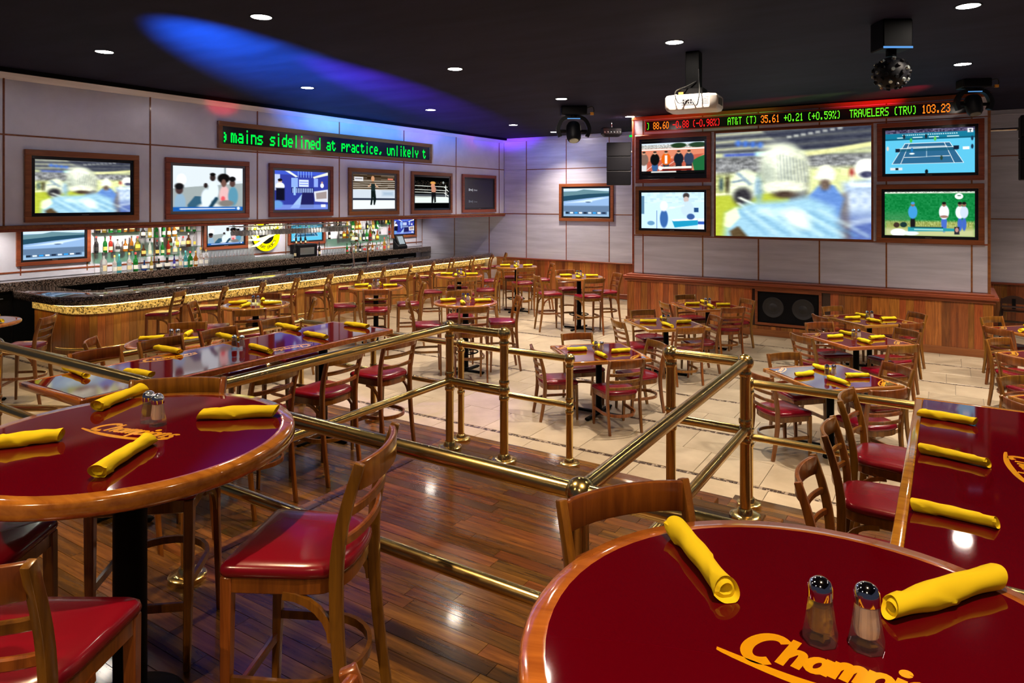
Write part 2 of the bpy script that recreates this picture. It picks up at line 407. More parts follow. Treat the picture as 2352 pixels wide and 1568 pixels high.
# ---------------------------------------------------------------- back-bar wall
wb = struct('wall_bar', 'lit metal panelled wall behind the bar', MB().box(XB - .2, XB - .012, 1.5, YF, 0, 2.2).mesh('wall_bar', 0), 'panel_metal_bright', 'wall')
yb = [1.5, 3.2, 4.5, 5.8, 6.95, 8.3, 9.4, 10.62, 11.75, 13.05, 14.3, 15.6, 16.85, YF]
for a, b_ in zip(yb[:-1], yb[1:]): slab('panel', XB - .012, XB, a + .01, b_ - .01, 1.33, 2.2, 'panel_metal_bright', wb)
for y in yb[1:-1]: slab('trim', XB - .012, XB + .006, y - .01, y + .01, 1.25, 2.2, 'trim_wood', wb)
slab('trim', XB - .012, XB + .008, 1.5, YF, 1.30, 1.33, 'trim_wood', wb); slab('panel', XB - .012, XB, 1.5, YF, 1.19, 1.30, 'panel_metal_bright', wb)
# ---------------------------------------------------------------- far wall
wf = struct('wall_back', 'metal panelled far wall above wooden wainscot', MB().box(XB - .2, 5, YF + .014, YF + .25, 0, CEIL + .1).mesh('wall_back', 0), 'panel_metal', 'wall')
xs = [XB + 1.308 * i for i in range(0, 15)] + [5]
for a, b_ in zip(xs[:-1], xs[1:]):
    for z0, z1 in ((.965, 2.238), (2.258, 3.52), (3.54, 4.36)):
        if b_ < XF + .1 and z0 > 1: continue
        if a < XF and z0 > 1: a = XF
        slab('panel', a + .011, b_ - .011, YF, YF + .014, z0, z1, 'panel_metal', wf, .002)
for x in xs[:-1]: slab('trim', x - .011, x + .011, YF - .006, YF + .014, .96, 4.37 if x > XF else 2.2, 'trim_wood', wf)
for a, b_ in zip(xs[:-1], xs[1:]):
    for z in (2.238, 3.52):
        if b_ < XF + .1 or (a < XF and z > 3): continue
        slab('trim', a + .011, b_ - .011, YF - .006, YF + .014, z, z + .02, 'trim_wood', wf)
slab('crown', XF, 5, YF - .09, YF + .014, 4.36, 4.45, 'panel_metal', wf); slab('wainscot_cap', -11.4, 5, YF - .07, YF + .01, .925, .965, 'trim_wood', wf, .008)
x = -11.4
while x < 4.9:
    wd = random.choice((.1, .12, .14)); slab_shared('plank', x + .001, x + wd - .001, YF - .03, YF + .01, .0, .925, 'plank_wood', wf); x += wd
slab('baseboard', -11.4, 5, YF - .05, YF - .03, 0, .13, 'trim_wood', wf, .004)
# ---------------------------------------------------------------- screen wall: panelled block on a planked base
YS, YP = 14.1, 13.9
ws = struct('wall_screen', 'panelled wall block holding the projection screen', MB().box(-5.84, .58, YS + .014, 15.3, 1.0, 4.40).mesh('wall_screen', 0), 'panel_metal', 'wall')
xs = [-5.815, -5.598, -4.298, -3.188, -2.076, -.961, .319, .555]
for a, b_ in zip(xs[:-1], xs[1:]):
    for z0, z1 in ((1.06, 1.862), (1.882, 4.028), (4.048, 4.37)):
        slab('panel', a + .012, b_ - .012, YS, YS + .014, z0, z1, 'panel_metal', ws, .002)
for x in xs[1:-1]:
    slab('trim', x - .012, x + .012, YS - .006, YS + .014, 1.05, 4.37, 'trim_wood', ws)
for a, b_ in zip(xs[:-1], xs[1:]):
    for z in (1.862, 4.028): slab('trim', a + .012, b_ - .012, YS - .006, YS + .014, z, z + .02, 'trim_wood', ws)
for x0, x1 in ((-5.845, -5.803), (.543, .585)): slab('corner_trim', x0, x1, YS - .012, YS + .03, 1.05, 4.40, 'trim_wood', ws, .004)
slab('top_trim', -5.85, .59, YS - .02, YS + .03, 4.37, 4.44, 'trim_wood', ws, .004)
wbs = struct('wall_screen_base', 'planked wooden base under the projection screen wall', MB().box(-5.86, .58, YP + .03, 15.35, 0, .93).mesh('wall_screen_base', 0), 'dark_wood', 'wall')
x = -5.88
while x < .61:
    wd = min(random.choice((.085, .10, .12, .14, .155)), .612 - x)
    if x + wd > -3.24 and x < -1.97:
        slab_shared('plank', x + .001, x + wd - .001, YP + random.uniform(-.002, .002), YP + .03, .0, .19, 'plank_wood', wbs)
    else: slab_shared('plank', x + .001, x + wd - .001, YP + random.uniform(-.002, .002), YP + .03, .0, .905, 'plank_wood', wbs)
    x += wd
y = YP + .03
while y < 15.3:
    slab_shared('plank', .585, .612, y + .001, y + .119, 0, .905, 'plank_wood', wbs); slab_shared('plank', -5.89, -5.86, y + .001, y + .119, 0, .905, 'plank_wood', wbs); y += .12
slab('cornice', -5.93, .65, YP - .03, 15.4, .905, .955, 'trim_wood', wbs, .008); slab('cornice', -5.97, .69, YP - .065, 15.42, .955, 1.02, 'trim_wood', wbs, .012)
slab('cornice', -5.90, .63, YP - .02, 15.38, 1.02, 1.05, 'trim_wood', wbs, .006)
slab('baseboard', -5.91, .632, YP - .022, YP, 0, .13, 'trim_wood', wbs, .004)
# ================================================================ PICTURES ON THE SCREENS
def lin(c): return np.where(c <= .04045, c / 12.92, ((c + .055) / 1.055) ** 2.4)
class Pic:
    def __init__(s, w, h, col):
        s.w, s.h = w, h; s.a = np.ones((h, w, 3)) * np.array(col, float)
        yy, xx = np.mgrid[0:h, 0:w]; s.x = (xx + .5) / w; s.y = (yy + .5) / h; s.asp = w / h
        s.rng = np.random.RandomState(3)
    def mix(s, m, col, al=1.):
        m = np.clip(m, 0, 1)[..., None] * al; s.a = s.a * (1 - m) + np.array(col, float) * m; return s
    def ell(s, cx, cy, rx, ry, col, soft=.15, ang=0, al=1.):
        dx, dy = (s.x - cx) * s.asp, s.y - cy; c, q = math.cos(R(ang)), math.sin(R(ang))
        e = np.sqrt(((dx * c + dy * q) / (rx * s.asp)) ** 2 + ((-dx * q + dy * c) / ry) ** 2)
        return s.mix((1 + soft / 2 - e) / soft, col, al)
    def rect(s, x0, x1, y0, y1, col, soft=.008, al=1.):
        return s.mix(np.minimum.reduce([(s.x - x0), (x1 - s.x), (s.y - y0), (y1 - s.y)]) / soft + .5, col, al)
    def poly(s, pts, col, al=1., soft=.012):
        d = np.ones_like(s.x) * 9; inside = np.zeros(s.x.shape, bool); n = len(pts)
        for i in range(n):
            (x0, y0), (x1, y1) = pts[i], pts[(i + 1) % n]
            if y0 != y1:
                c = ((s.y < y0) != (s.y < y1)) & (s.x < (x1 - x0) * (s.y - y0) / (y1 - y0) + x0); inside ^= c
            vx, vy = x1 - x0, y1 - y0; t = np.clip(((s.x - x0) * vx + (s.y - y0) * vy) / (vx * vx + vy * vy + 1e-9), 0, 1)
            d = np.minimum(d, np.hypot(s.x - x0 - t * vx, s.y - y0 - t * vy))
        return s.mix(np.where(inside, .5 + d / soft, .5 - d / soft), col, al)
    def line(s, x0, y0, x1, y1, wd, col, al=1.):
        vx, vy = (x1 - x0) * s.asp, y1 - y0; t = np.clip((((s.x - x0) * s.asp) * vx + (s.y - y0) * vy) / (vx * vx + vy * vy + 1e-9), 0, 1)
        d = np.hypot((s.x - x0) * s.asp - t * vx, s.y - y0 - t * vy)
        return s.mix((wd - d) / (wd * .6) + .2, col, al)
    def grain(s, x0, x1, y0, y1, amt, px=1, py=1, tint=(1, 1, 1)):
        n = s.rng.rand(s.h // py + 1, s.w // px + 1); n = np.kron(n, np.ones((py, px)))[:s.h, :s.w] - .5
        m = ((s.x > x0) & (s.x < x1) & (s.y > y0) & (s.y < y1))[..., None]
        s.a = s.a + m * n[..., None] * amt * np.array(tint); return s
    def blur(s, k, axis=1):
        pad = [(0, 0)] * 3; pad[axis] = (k, k); b = np.pad(s.a, pad, 'edge'); c = np.zeros_like(s.a)
        for i in range(2 * k + 1): c += np.take(b, range(i, i + s.a.shape[axis]), axis)
        s.a = c / (2 * k + 1); return s
    def gain(s, g): s.a = s.a * g; return s
    def mesh(s, name):                                # unit picture: x 0..1, z 0..1, facing -Y
        w, h = s.w, s.h
        vs = [((i + .5) / w, 0, 1 - (j + .5) / h) for j in range(h) for i in range(w)]
        vs = [(-.0 if x < .5 / w + 1e-6 else x, y, z) for x, y, z in vs]
        vs = []
        for j in range(h):
            for i in range(w): vs.append((i / (w - 1), 0, 1 - j / (h - 1)))
        fs = [(j * w + i, (j + 1) * w + i, (j + 1) * w + i + 1, j * w + i + 1) for j in range(h - 1) for i in range(w - 1)]
        me = bpy.data.meshes.new(name); me.from_pydata(vs, [], fs)
        at = me.color_attributes.new('col', 'FLOAT_COLOR', 'POINT')
        c = np.ones((h * w, 4), np.float32); c[:, :3] = lin(np.clip(s.a, 0, 1)).reshape(-1, 3)
        at.data.foreach_set('color', c.ravel()); return me
def pic_football(w, h):
    p = Pic(w, h, (.42, .43, .48))
    for i in range(9): p.poly([(-.05, i * .035 + .02), (1.05, i * .035 - .03), (1.05, i * .035 - .014), (-.05, i * .035 + .036)], (.24, .25, .33) if i % 2 else (.70, .70, .62))
    p.poly([(.3, -.02), (1.02, -.02), (1.02, .16), (.5, .2)], (.22, .23, .33), .7)
    for i in range(8): p.ell(.5 + .045 * i, .07 - .008 * i, .008, .012, (1, 1, 1), .6)
    for i in range(4): p.ell(.16 + .05 * i, .11 + .008 * i, .02, .03, (.25, .42, .85), .7)
    p.rect(-1, 2, .20, .24, (.72, .74, .60), .02); p.rect(.06, .3, .205, .235, (.28, .36, .78), .02); p.rect(.28, .42, .20, .235, (.62, .86, .88), .02)
    p.poly([(.6, .22), (1.02, .14), (1.02, .18), (.6, .26)], (.85, .84, .62))
    p.rect(-1, 2, .25, .43, (.50, .50, .55), .03).grain(0, 1, .25, .45, .42, 2, 2, (1, 1, 1.1))
    p.rect(-1, .4, .40, 1.1, (.72, .74, .52), .05).grain(0, .35, .38, .55, .3, 2, 3)
    p.poly([(-.05, .62), (.5, .58), (.5, 1.1), (-.05, 1.1)], (.70, .74, .22)); p.line(-.02, .6, .22, .58, .008, (.95, .95, .85))
    p.rect(.62, 1.1, .36, .62, (.82, .84, .62), .05); p.grain(.6, 1, .3, .42, .3, 2, 2)
    p.ell(.04, .5, .012, .07, (.2, .3, .4), .5); p.ell(.085, .5, .012, .09, (.2, .16, .14), .5)
    p.ell(.885, .42, .014, .05, (.66, .18, .2), .5); p.ell(.885, .49, .012, .06, (.9, .9, .85), .5)
    p.poly([(.83, .5), (1.02, .46), (1.02, .9), (.84, .92)], (.62, .70, .88), 1, .05); p.rect(.87, 1, .50, .54, (.9, .93, 1), .01, .7)
    for cx in (.895, .965): p.ell(cx, .66, .03, .07, (.85, .88, .97), .8, 0, .7).ell(cx, .66, .012, .035, (.5, .6, .86), .8, 0, .7)
    p.rect(.83, 1.1, .80, 1.1, (.34, .42, .74), .12); p.poly([(.84, .84), (1.02, .8), (1.02, .84), (.84, .9)], (.75, .80, .92), .6, .03); p.poly([(.82, .6), (.86, .58), (.88, 1.02), (.83, 1.02)], (.42, .34, .34), .6, .03); p.ell(.97, .38, .07, .09, (.93, .93, .96), .2).ell(.97, .43, .04, .03, (.3, .3, .45), .3)
    p.poly([(.62, .62), (.70, .5), (.78, .52), (.84, .64), (.80, .85), (.66, .8)], (.36, .52, .86))
    p.ell(.73, .42, .055, .085, (.94, .94, .90), .2); p.ell(.725, .51, .032, .055, (.46, .38, .36), .6); p.rect(.66, .78, .44, .465, (.88, .9, .9), .02)
    p.ell(.2, .52, .10, .16, (.86, .88, .82), .2, 20); p.ell(.19, .62, .065, .085, (.24, .23, .27), .6); p.line(.16, .40, .24, .50, .02, (.45, .55, .72), .8); p.line(.12, .48, .2, .46, .012, (.5, .58, .7)); p.line(.17, .63, .28, .70, .012, (.95, .96, .96)); p.line(.16, .68, .24, .75, .01, (.9, .9, .92))
    p.ell(.3, .55, .03, .13, (.42, .6, .84), .7, 0, .7)
    p.poly([(.06, 1.05), (.08, .78), (.22, .68), (.45, .66), (.62, .62), (.78, .72), (.84, 1.05)], (.56, .74, .90), 1, .06)
    for i in range(10): p.line(.15 + .06 * i, .74 + .012 * (i % 3), .35 + .07 * i, .97, .02, (.80, .90, .96) if i % 2 else (.36, .58, .82), .35)
    p.poly([(.06, .9), (.07, .78), (.15, .72), (.17, .82), (.1, .92)], (.90, .92, .80)); p.poly([(.1, .95), (.16, .9), (.26, 1.05), (.12, 1.05)], (.38, .30, .22))
    p.ell(.55, .82, .09, .08, (.92, .94, .90), .8, 30, .8); p.poly([(.3, .72), (.5, .74), (.46, .82), (.28, .78)], (.80, .90, .95), .7, .05)
    p.ell(.47, .37, .155, .235, (.76, .78, .74), .22); p.ell(.42, .26, .10, .13, (.95, .96, .92), 1.1, 0, .85); p.ell(.36, .42, .05, .14, (.62, .66, .66), 1.0, 0, .6); p.ell(.57, .40, .05, .16, (.84, .84, .76), .9, 0, .6)
    for i in range(9): p.line(.43 + .021 * i, .22 + .010 * i, .44 + .022 * i, .49, .007, (.36, .40, .50), .65)
    p.ell(.46, .53, .13, .06, (.88, .89, .84), .5); p.ell(.47, .60, .075, .035, (.34, .27, .25), .9); p.rect(.35, .62, .53, .56, (.9, .91, .86), .03, .6)
    p.grain(0, 1, 0, 1, .10, 3, 1).grain(0, 1, .2, .6, .14, 2, 3); p.blur(max(2, w // 60)); p.blur(1, 0); g = p.a.mean(2, keepdims=True); p.a = (g + (p.a - g) * .8) * np.array((1.04, 1.05, .98)); p.a = np.clip(.5 + (p.a - .5) * 1.18, 0, 1); return p
def pic_family(w, h):
    p = Pic(w, h, (.86, .90, .92)); p.rect(.75, .97, -.1, .3, (.97, .98, 1)); p.rect(.72, .74, -.1, .45, (.45, .5, .52)); p.ell(.12, .3, .06, .12, (.98, .98, .96), .3)
    p.poly([(0, .5), (.3, .45), (1.02, .35), (1.02, 1.02), (0, 1.02)], (.62, .66, .66))
    p.poly([(.2, .85), (.3, .66), (.5, .68), (.6, .95), (.2, .98)], (.20, .36, .46)); p.ell(.5, .9, .16, .09, (.86, .87, .85), .4)
    for cx, cy, rr, sk in ((.09, .52, .05, (.28, .2, .2)), (.45, .42, .028, (.16, .12, .12)), (.55, .24, .04, (.20, .15, .14)), (.71, .34, .045, (.42, .30, .26)), (.84, .36, .042, (.34, .24, .22))):
        body = (.55, .68, .78) if cx < .2 else (.88, .93, .96) if cx < .6 else (.90, .72, .72) if cx < .8 else (.35, .58, .68)
        p.ell(cx + .01, cy + .30, .075, .22, body, .25); p.ell(cx, cy, rr, rr * 2, sk, .25)
    p.ell(.71, .25, .09, .11, (.06, .05, .05), .25); p.ell(.71, .36, .035, .09, (.45, .32, .28), .3); p.ell(.84, .26, .05, .06, (.07, .06, .06), .3); p.ell(.09, .45, .06, .07, (.08, .07, .08), .4); p.ell(.55, .17, .04, .04, (.06, .05, .05), .3)
    p.ell(.70, .72, .03, .06, (.9, .35, .38), .5); p.ell(.75, .82, .11, .07, (.5, .48, .46), .4); p.line(.5, .95, .6, .72, .05, (.12, .25, .33))
    p.rect(-1, 2, .90, 1.1, (.10, .36, .68)); p.line(.1, .945, .88, .94, .012, (.95, .97, 1)); p.ell(.93, .94, .025, .035, (.9, .95, 1), .2)
    return p.blur(1)
def pic_studio(w, h):
    p = Pic(w, h, (.20, .24, .62)); p.rect(0, 1, 0, .1, (.25, .35, .8)); p.poly([(.18, 0), (.26, 0), (.42, .14), (.38, .16)], (.9, .93, .9)); p.poly([(1, 0), (1, .08), (.72, .18), (.7, .14)], (.9, .92, .85))
    for i in range(6): p.rect(.42 + .05 * i, .43 + .05 * i, 0, .16, (.6, .75, 1))
    p.rect(.30, .42, .18, .42, (.55, .68, .95)); p.rect(.44, .62, .22, .40, (.85, .9, 1)); p.rect(.45, .61, .27, .29, (.3, .4, .85)); p.rect(.45, .61, .33, .35, (.3, .4, .85)); p.rect(.72, .8, .18, .4, (.55, .65, .95)); p.rect(0, .1, .1, .5, (.75, .8, .95))
    p.rect(.3, .72, .42, .56, (.12, .16, .42)); 
    for i in range(12): p.rect(.32 + .033 * i, .335 + .033 * i, .44, .56, (.7, .8, 1))
    p.ell(.1, .28, .035, .05, (.75, .6, .55), .3); p.ell(.1, .24, .04, .035, (.1, .08, .08), .3); p.ell(.10, .40, .08, .1, (.92, .94, 1), .2); p.rect(.03, .18, .44, .75, (.06, .06, .14), .03)
    p.ell(.88, .28, .02, .03, (.7, .55, .5), .3); p.ell(.88, .36, .035, .06, (.95, .96, 1), .3); p.rect(.34, .38, .4, .62, (.6, .75, .95))
    p.poly([(.28, .95), (.5, .58), (.56, .62), (.44, .95)], (.62, .74, .92)); p.poly([(.5, .55), (.72, .55), (.72, .95), (.46, .95)], (.12, .12, .34))
    p.poly([(.72, .52), (1, .46), (1, .8), (.74, .78)], (.85, .86, .9)); p.poly([(.76, .56), (.97, .51), (.97, .7), (.77, .72)], (.62, .56, .55)); p.rect(0, 1, .86, .98, (.55, .66, .95), .02, .7); p.rect(.86, .95, .86, .93, (.95, .96, 1))
    p.ell(.05, .85, .1, .1, (.4, .6, .85), .4); return p
def pic_ring1(w, h):
    p = Pic(w, h, (.30, .24, .18)); p.grain(0, 1, 0, .4, .3, w // 6, 3); 
    for i in range(5): p.line(0, .2 + .06 * i, 1, .18 + .06 * i, .008, (.85, .82, .76))
    p.rect(0, 1, .44, .70, (.80, .84, .88)); p.rect(0, 1, .68, .74, (.16, .19, .26)); p.rect(0, 1, .74, 1, (.90, .93, .93)); p.rect(.7, .95, .5, .6, (.45, .58, .7), .1, .5)
    p.ell(.46, .12, .04, .08, (.80, .58, .42), .3); p.poly([(.34, .34), (.44, .24), (.50, .24), (.6, .36), (.57, .38), (.5, .32), (.49, .42), (.43, .42), (.43, .32), (.36, .37)], (.75, .6, .48))
    p.poly([(.42, .26), (.51, .26), (.52, .5), (.42, .5)], (.10, .16, .16)); p.poly([(.42, .48), (.52, .48), (.54, .72), (.51, .88), (.48, .88), (.47, .66), (.44, .88), (.40, .88), (.42, .7)], (.05, .09, .09))
    p.rect(.04, .24, .08, .2, (.85, .85, .86)); p.rect(.06, .22, .12, .14, (.15, .12, .12)); p.rect(.82, .95, .1, .14, (.9, .5, .4)); return p
def pic_ring2(w, h):
    p = Pic(w, h, (.03, .03, .03)); p.grain(0, 1, .12, .5, .35, 3, 2, (1, .8, .6)); p.rect(0, 1, .64, .82, (.88, .93, .90)); p.rect(0, 1, .55, .64, (.30, .32, .34))
    for y in (.28, .40, .48, .62): p.line(0, y, .95, y + .02, .009, (.95, .96, .92))
    p.line(.86, .3, .99, .45, .012, (.95, .96, .92)); p.line(.9, .25, .9, .62, .012, (.85, .86, .85)); p.line(.86, .5, .99, .6, .012, (.95, .96, .92))
    p.ell(.52, .18, .08, .05, (.85, .6, .3), .4); p.ell(.52, .28, .06, .08, (.82, .55, .42), .3); p.ell(.54, .40, .07, .12, (.75, .52, .42), .3); p.poly([(.48, .48), (.6, .48), (.61, .8), (.56, .82), (.55, .62), (.52, .82), (.48, .82)], (.06, .06, .07))
    p.rect(0, 1, 0, .12, (.01, .01, .01)); p.rect(0, 1, .86, 1, (.01, .01, .01)); p.ell(.83, .16, .03, .04, (.6, .62, .6), .3); return p
def pic_race(w, h):
    p = Pic(w, h, (.55, .68, .80)); p.rect(0, 1, .0, .1, (.78, .86, .92)); p.poly([(0, .12), (.3, .1), (.45, .04), (1, .12), (1, .4), (0, .42)], (.38, .52, .56)); p.poly([(0, .28), (.55, .2), (1, .18), (1, .28), (.5, .38), (0, .46)], (.14, .28, .36))
    p.poly([(0, .46), (.5, .36), (1, .28), (1, .62), (0, .66)], (.55, .68, .84)); p.poly([(.05, .52), (.8, .34), (1, .33), (.5, .5)], (.86, .92, .97), .8, .05); p.rect(0, 1, .62, .82, (.36, .46, .58), .04)
    p.ell(.55, .46, .09, .05, (.80, .88, .95), .3); p.ell(.55, .49, .06, .02, (.3, .38, .5), .5); p.rect(.05, .95, .82, .92, (.30, .40, .52)); 
    for i, c in enumerate(((.1, .14, .2), (.85, .9, .96), (.2, .6, .9), (.9, .93, .98), (.12, .16, .24), (.8, .86, .95), (.2, .6, .9), (.9, .93, .98), (.15, .2, .3))): p.rect(.05 + .1 * i, .12 + .1 * i, .84, .90, c)
    return p.gain(1.05)
def pic_field(w, h):
    p = Pic(w, h, (.86, .52, .40)); p.rect(0, 1, 0, .16, (.80, .86, .90)); p.rect(0, 1, .06, .18, (.70, .70, .68)).grain(0, 1, .06, .18, .4, 2, 1); p.ell(.6, .10, .12, .08, (.12, .22, .12), .3); p.ell(.9, .1, .14, .08, (.14, .24, .16), .3)
    p.rect(0, 1, .19, .23, (.94, .93, .9)); p.poly([(.8, .55), (1, .42), (1, 1), (.85, 1)], (.12, .40, .22)); p.poly([(0, .6), (.6, .5), (.85, .4), (1, .38), (.8, .6), (.5, 1), (0, 1)], (.76, .36, .28))
    for i in range(4): p.line(.0 + .1 * i, 1, .35 + .15 * i, .45, .008, (.95, .85, .8))
    for cx, b, lg in ((.04, (.5, .4, .35), (.85, .85, .85)), (.22, (.06, .06, .06), (.20, .36, .56)), (.40, (.88, .38, .06), (.16, .22, .32)), (.6, (.09, .11, .16), (.1, .1, .14)), (.76, (.20, .24, .34), (.14, .16, .22))):
        p.ell(cx, .75, .05, .2, lg, .3); p.ell(cx, .52, .075, .19, b, .2); p.ell(cx, .31, .028, .055, (.80, .62, .50), .3); p.ell(cx, .285, .028, .03, (.2, .16, .14), .4)
    p.rect(.38, .42, .4, .66, (.92, .92, .92)); p.rect(.34, .8, .76, .83, (.96, .94, .9)); p.rect(.34, .8, .83, .885, (.42, .08, .06)); p.rect(0, 1, .89, .95, (.05, .05, .06)); p.rect(.16, .56, .90, .94, (.95, .95, .93)); p.ell(.31, .80, .035, .06, (.95, .95, .95), .2)
    p.rect(0, 1, .95, 1, (.02, .02, .02)); return p
def pic_shop(w, h):
    p = Pic(w, h, (.80, .92, 1)); p.grain(0, 1, 0, .3, .12, 6, 4); p.rect(.0, .05, .1, .6, (.35, .5, .62)); p.rect(.25, .26, .5, 1, (.25, .45, .7)); p.ell(.16, .85, .06, .06, (.4, .6, .75), .3)
    p.poly([(.5, .78), (.9, .74), (.9, .88), (.54, .96)], (.12, .60, .76)); p.poly([(.5, .74), (.88, .70), (.9, .75), (.52, .79)], (.97, .99, 1)); p.rect(.9, 1, .7, 1, (.9, .96, 1)); p.rect(.9, 1, .78, .86, (.2, .35, .7))
    p.ell(.37, .72, .065, .25, (.22, .40, .66), .25); p.ell(.37, .38, .06, .14, (.97, .98, 1), .4); p.ell(.72, .1, .05, .08, (.25, .22, .22), .4); p.ell(.72, .2, .04, .08, (.80, .72, .70), .3); p.ell(.74, .45, .1, .2, (.78, .88, .93), .25)
    p.line(.68, .36, .42, .46, .03, (.85, .93, .97)); p.ell(.79, .66, .06, .08, (.22, .36, .6), .3); p.rect(.84, .91, .42, .54, (.14, .3, .5)); p.ell(.5, .42, .05, .03, (.9, .97, 1), .4); return p
def pic_tennis(w, h):
    p = Pic(w, h, (.36, .76, .90)); p.rect(0, 1, 0, .09, (.30, .27, .38)).grain(0, 1, 0, .08, .3, 3, 2); p.rect(0, 1, .09, .2, (.08, .46, .58)); p.rect(0, 1, .2, .24, (.06, .36, .46))
    for i in range(26): p.rect(.2 + .024 * i, .214 + .024 * i, .115, .14, (.75, .9, .92), .004)
    for x0, x1 in ((.14, .23), (.32, .43), (.50, .61), (.70, .83)): p.rect(x0, x1, .175, .195, (.80, .93, .95), .006)
    p.poly([(.23, .32), (.73, .32), (.88, .78), (.08, .78)], (.17, .39, .54))
    W = (.93, .97, .97)
    for l in (((.23, .32), (.73, .32)), ((.73, .32), (.88, .78)), ((.88, .78), (.08, .78)), ((.08, .78), (.23, .32)), ((.28, .32), (.18, .78)), ((.67, .32), (.78, .78)), ((.26, .40), (.70, .40)), ((.22, .63), (.73, .62)), ((.475, .40), (.475, .63))): p.line(*l[0], *l[1], .006, W)
    p.rect(.13, .82, .43, .50, (.10, .34, .44), .01, .75); p.line(.13, .43, .82, .42, .008, W); p.rect(.12, .17, .43, .51, (.08, .12, .2)); p.rect(.77, .83, .4, .48, (.08, .12, .2)); p.rect(.87, .94, .43, .49, (.96, .97, .97))
    for cx, cy, c in ((.3, .25, (.3, .75, .3)), (.57, .23, (.35, .75, .3)), (.31, .47, (.1, .45, .7)), (.64, .66, (.15, .25, .2)), (.03, .42, (.85, .8, .75)), (.97, .25, (.1, .2, .3)), (.97, .43, (.1, .2, .3)), (.22, .16, (.1, .15, .2)), (.47, .17, (.1, .15, .2))): p.ell(cx, cy, .014, .05, c, .5)
    p.ell(.31, .55, .03, .02, (.9, .95, .95), .5); p.rect(.06, .2, .86, .92, (.85, .88, .9)); p.rect(.12, .155, .865, .915, (.1, .12, .16)); p.rect(.92, .98, .03, .12, (.95, .96, .97)); p.rect(.935, .965, .05, .07, (.15, .15, .2)); p.rect(.945, .955, .05, .115, (.15, .15, .2)); p.ell(.475, .96, .018, .05, (.06, .08, .1), .4); return p
def pic_practice(w, h):
    p = Pic(w, h, (.07, .50, .24)); p.grain(0, 1, .05, .65, .09, 3, 3); p.rect(0, 1, 0, .035, (.75, .78, .72)).grain(0, 1, 0, .04, .5, 2, 1); p.line(0, .04, 1, .035, .01, (.75, .85, .75)); p.rect(0, 1, .66, 1, (.62, .66, .36), .06).grain(0, 1, .64, .78, .22, 1, 3); p.rect(0, .3, .5, .68, (.40, .60, .40), .2, .5); p.rect(0, 1, .84, 1, (.76, .78, .56), .08)
    p.ell(.83, .11, .045, .065, (.93, .95, .94), .12); p.rect(.815, .85, .085, .11, (.2, .4, .3), .008)
    for cx, b, l, s in ((.325, (.25, .60, .85), (.10, .09, .1), 1.), (.67, (.93, .94, .98), (.28, .42, .78), 1.05), (.84, (.93, .95, .98), (.25, .4, .75), .9), (.885, (.8, .85, .95), (.25, .4, .75), .85)):
        p.ell(cx, .72, .028 * s, .17 * s, l, .3); p.ell(cx, .46, .052 * s, .155 * s, b, .2); p.ell(cx, .29, .022, .05, (.55, .40, .32), .3); p.ell(cx, .262, .022, .03, (.1, .08, .08) if cx > .4 else (.25, .6, .85), .4)
    p.ell(.67, .56, .045, .03, (.62, .46, .40), .4); p.rect(.64, .70, .62, .70, (.28, .42, .78), .01)
    p.ell(.16, .93, .09, .09, (.95, .95, .96), .2); p.ell(.14, .76, .035, .06, (.25, .18, .15), .3); p.ell(.22, .75, .04, .06, (.1, .2, .2), .3); p.ell(.3, .94, .09, .05, (.9, .92, .95), .3)
    p.poly([(.27, .80), (.8, .82), (.8, .88), (.27, .90)], (.16, .58, .62)); p.rect(.3, .66, .79, .815, (.08, .26, .3)); p.rect(.34, .66, .84, .865, (.85, .95, .95), .006, .7); p.rect(.78, .835, .78, .95, (.15, .15, .2)); p.ell(.807, .85, .018, .05, (.75, .55, .5), .3); return p
PM = {}
for nm, fn, w_, h_ in (('football', pic_football, 230, 166), ('football_small', pic_football, 130, 84), ('family', pic_family, 120, 74), ('studio', pic_studio, 120, 84), ('ring1', pic_ring1, 110, 82), ('ring2', pic_ring2, 110, 84),
                       ('race', pic_race, 120, 76), ('field', pic_field, 120, 74), ('shop', pic_shop, 120, 74), ('tennis', pic_tennis, 160, 96), ('practice', pic_practice, 150, 92)):
    PM[nm] = fn(w_, h_).mesh('picture_' + nm)
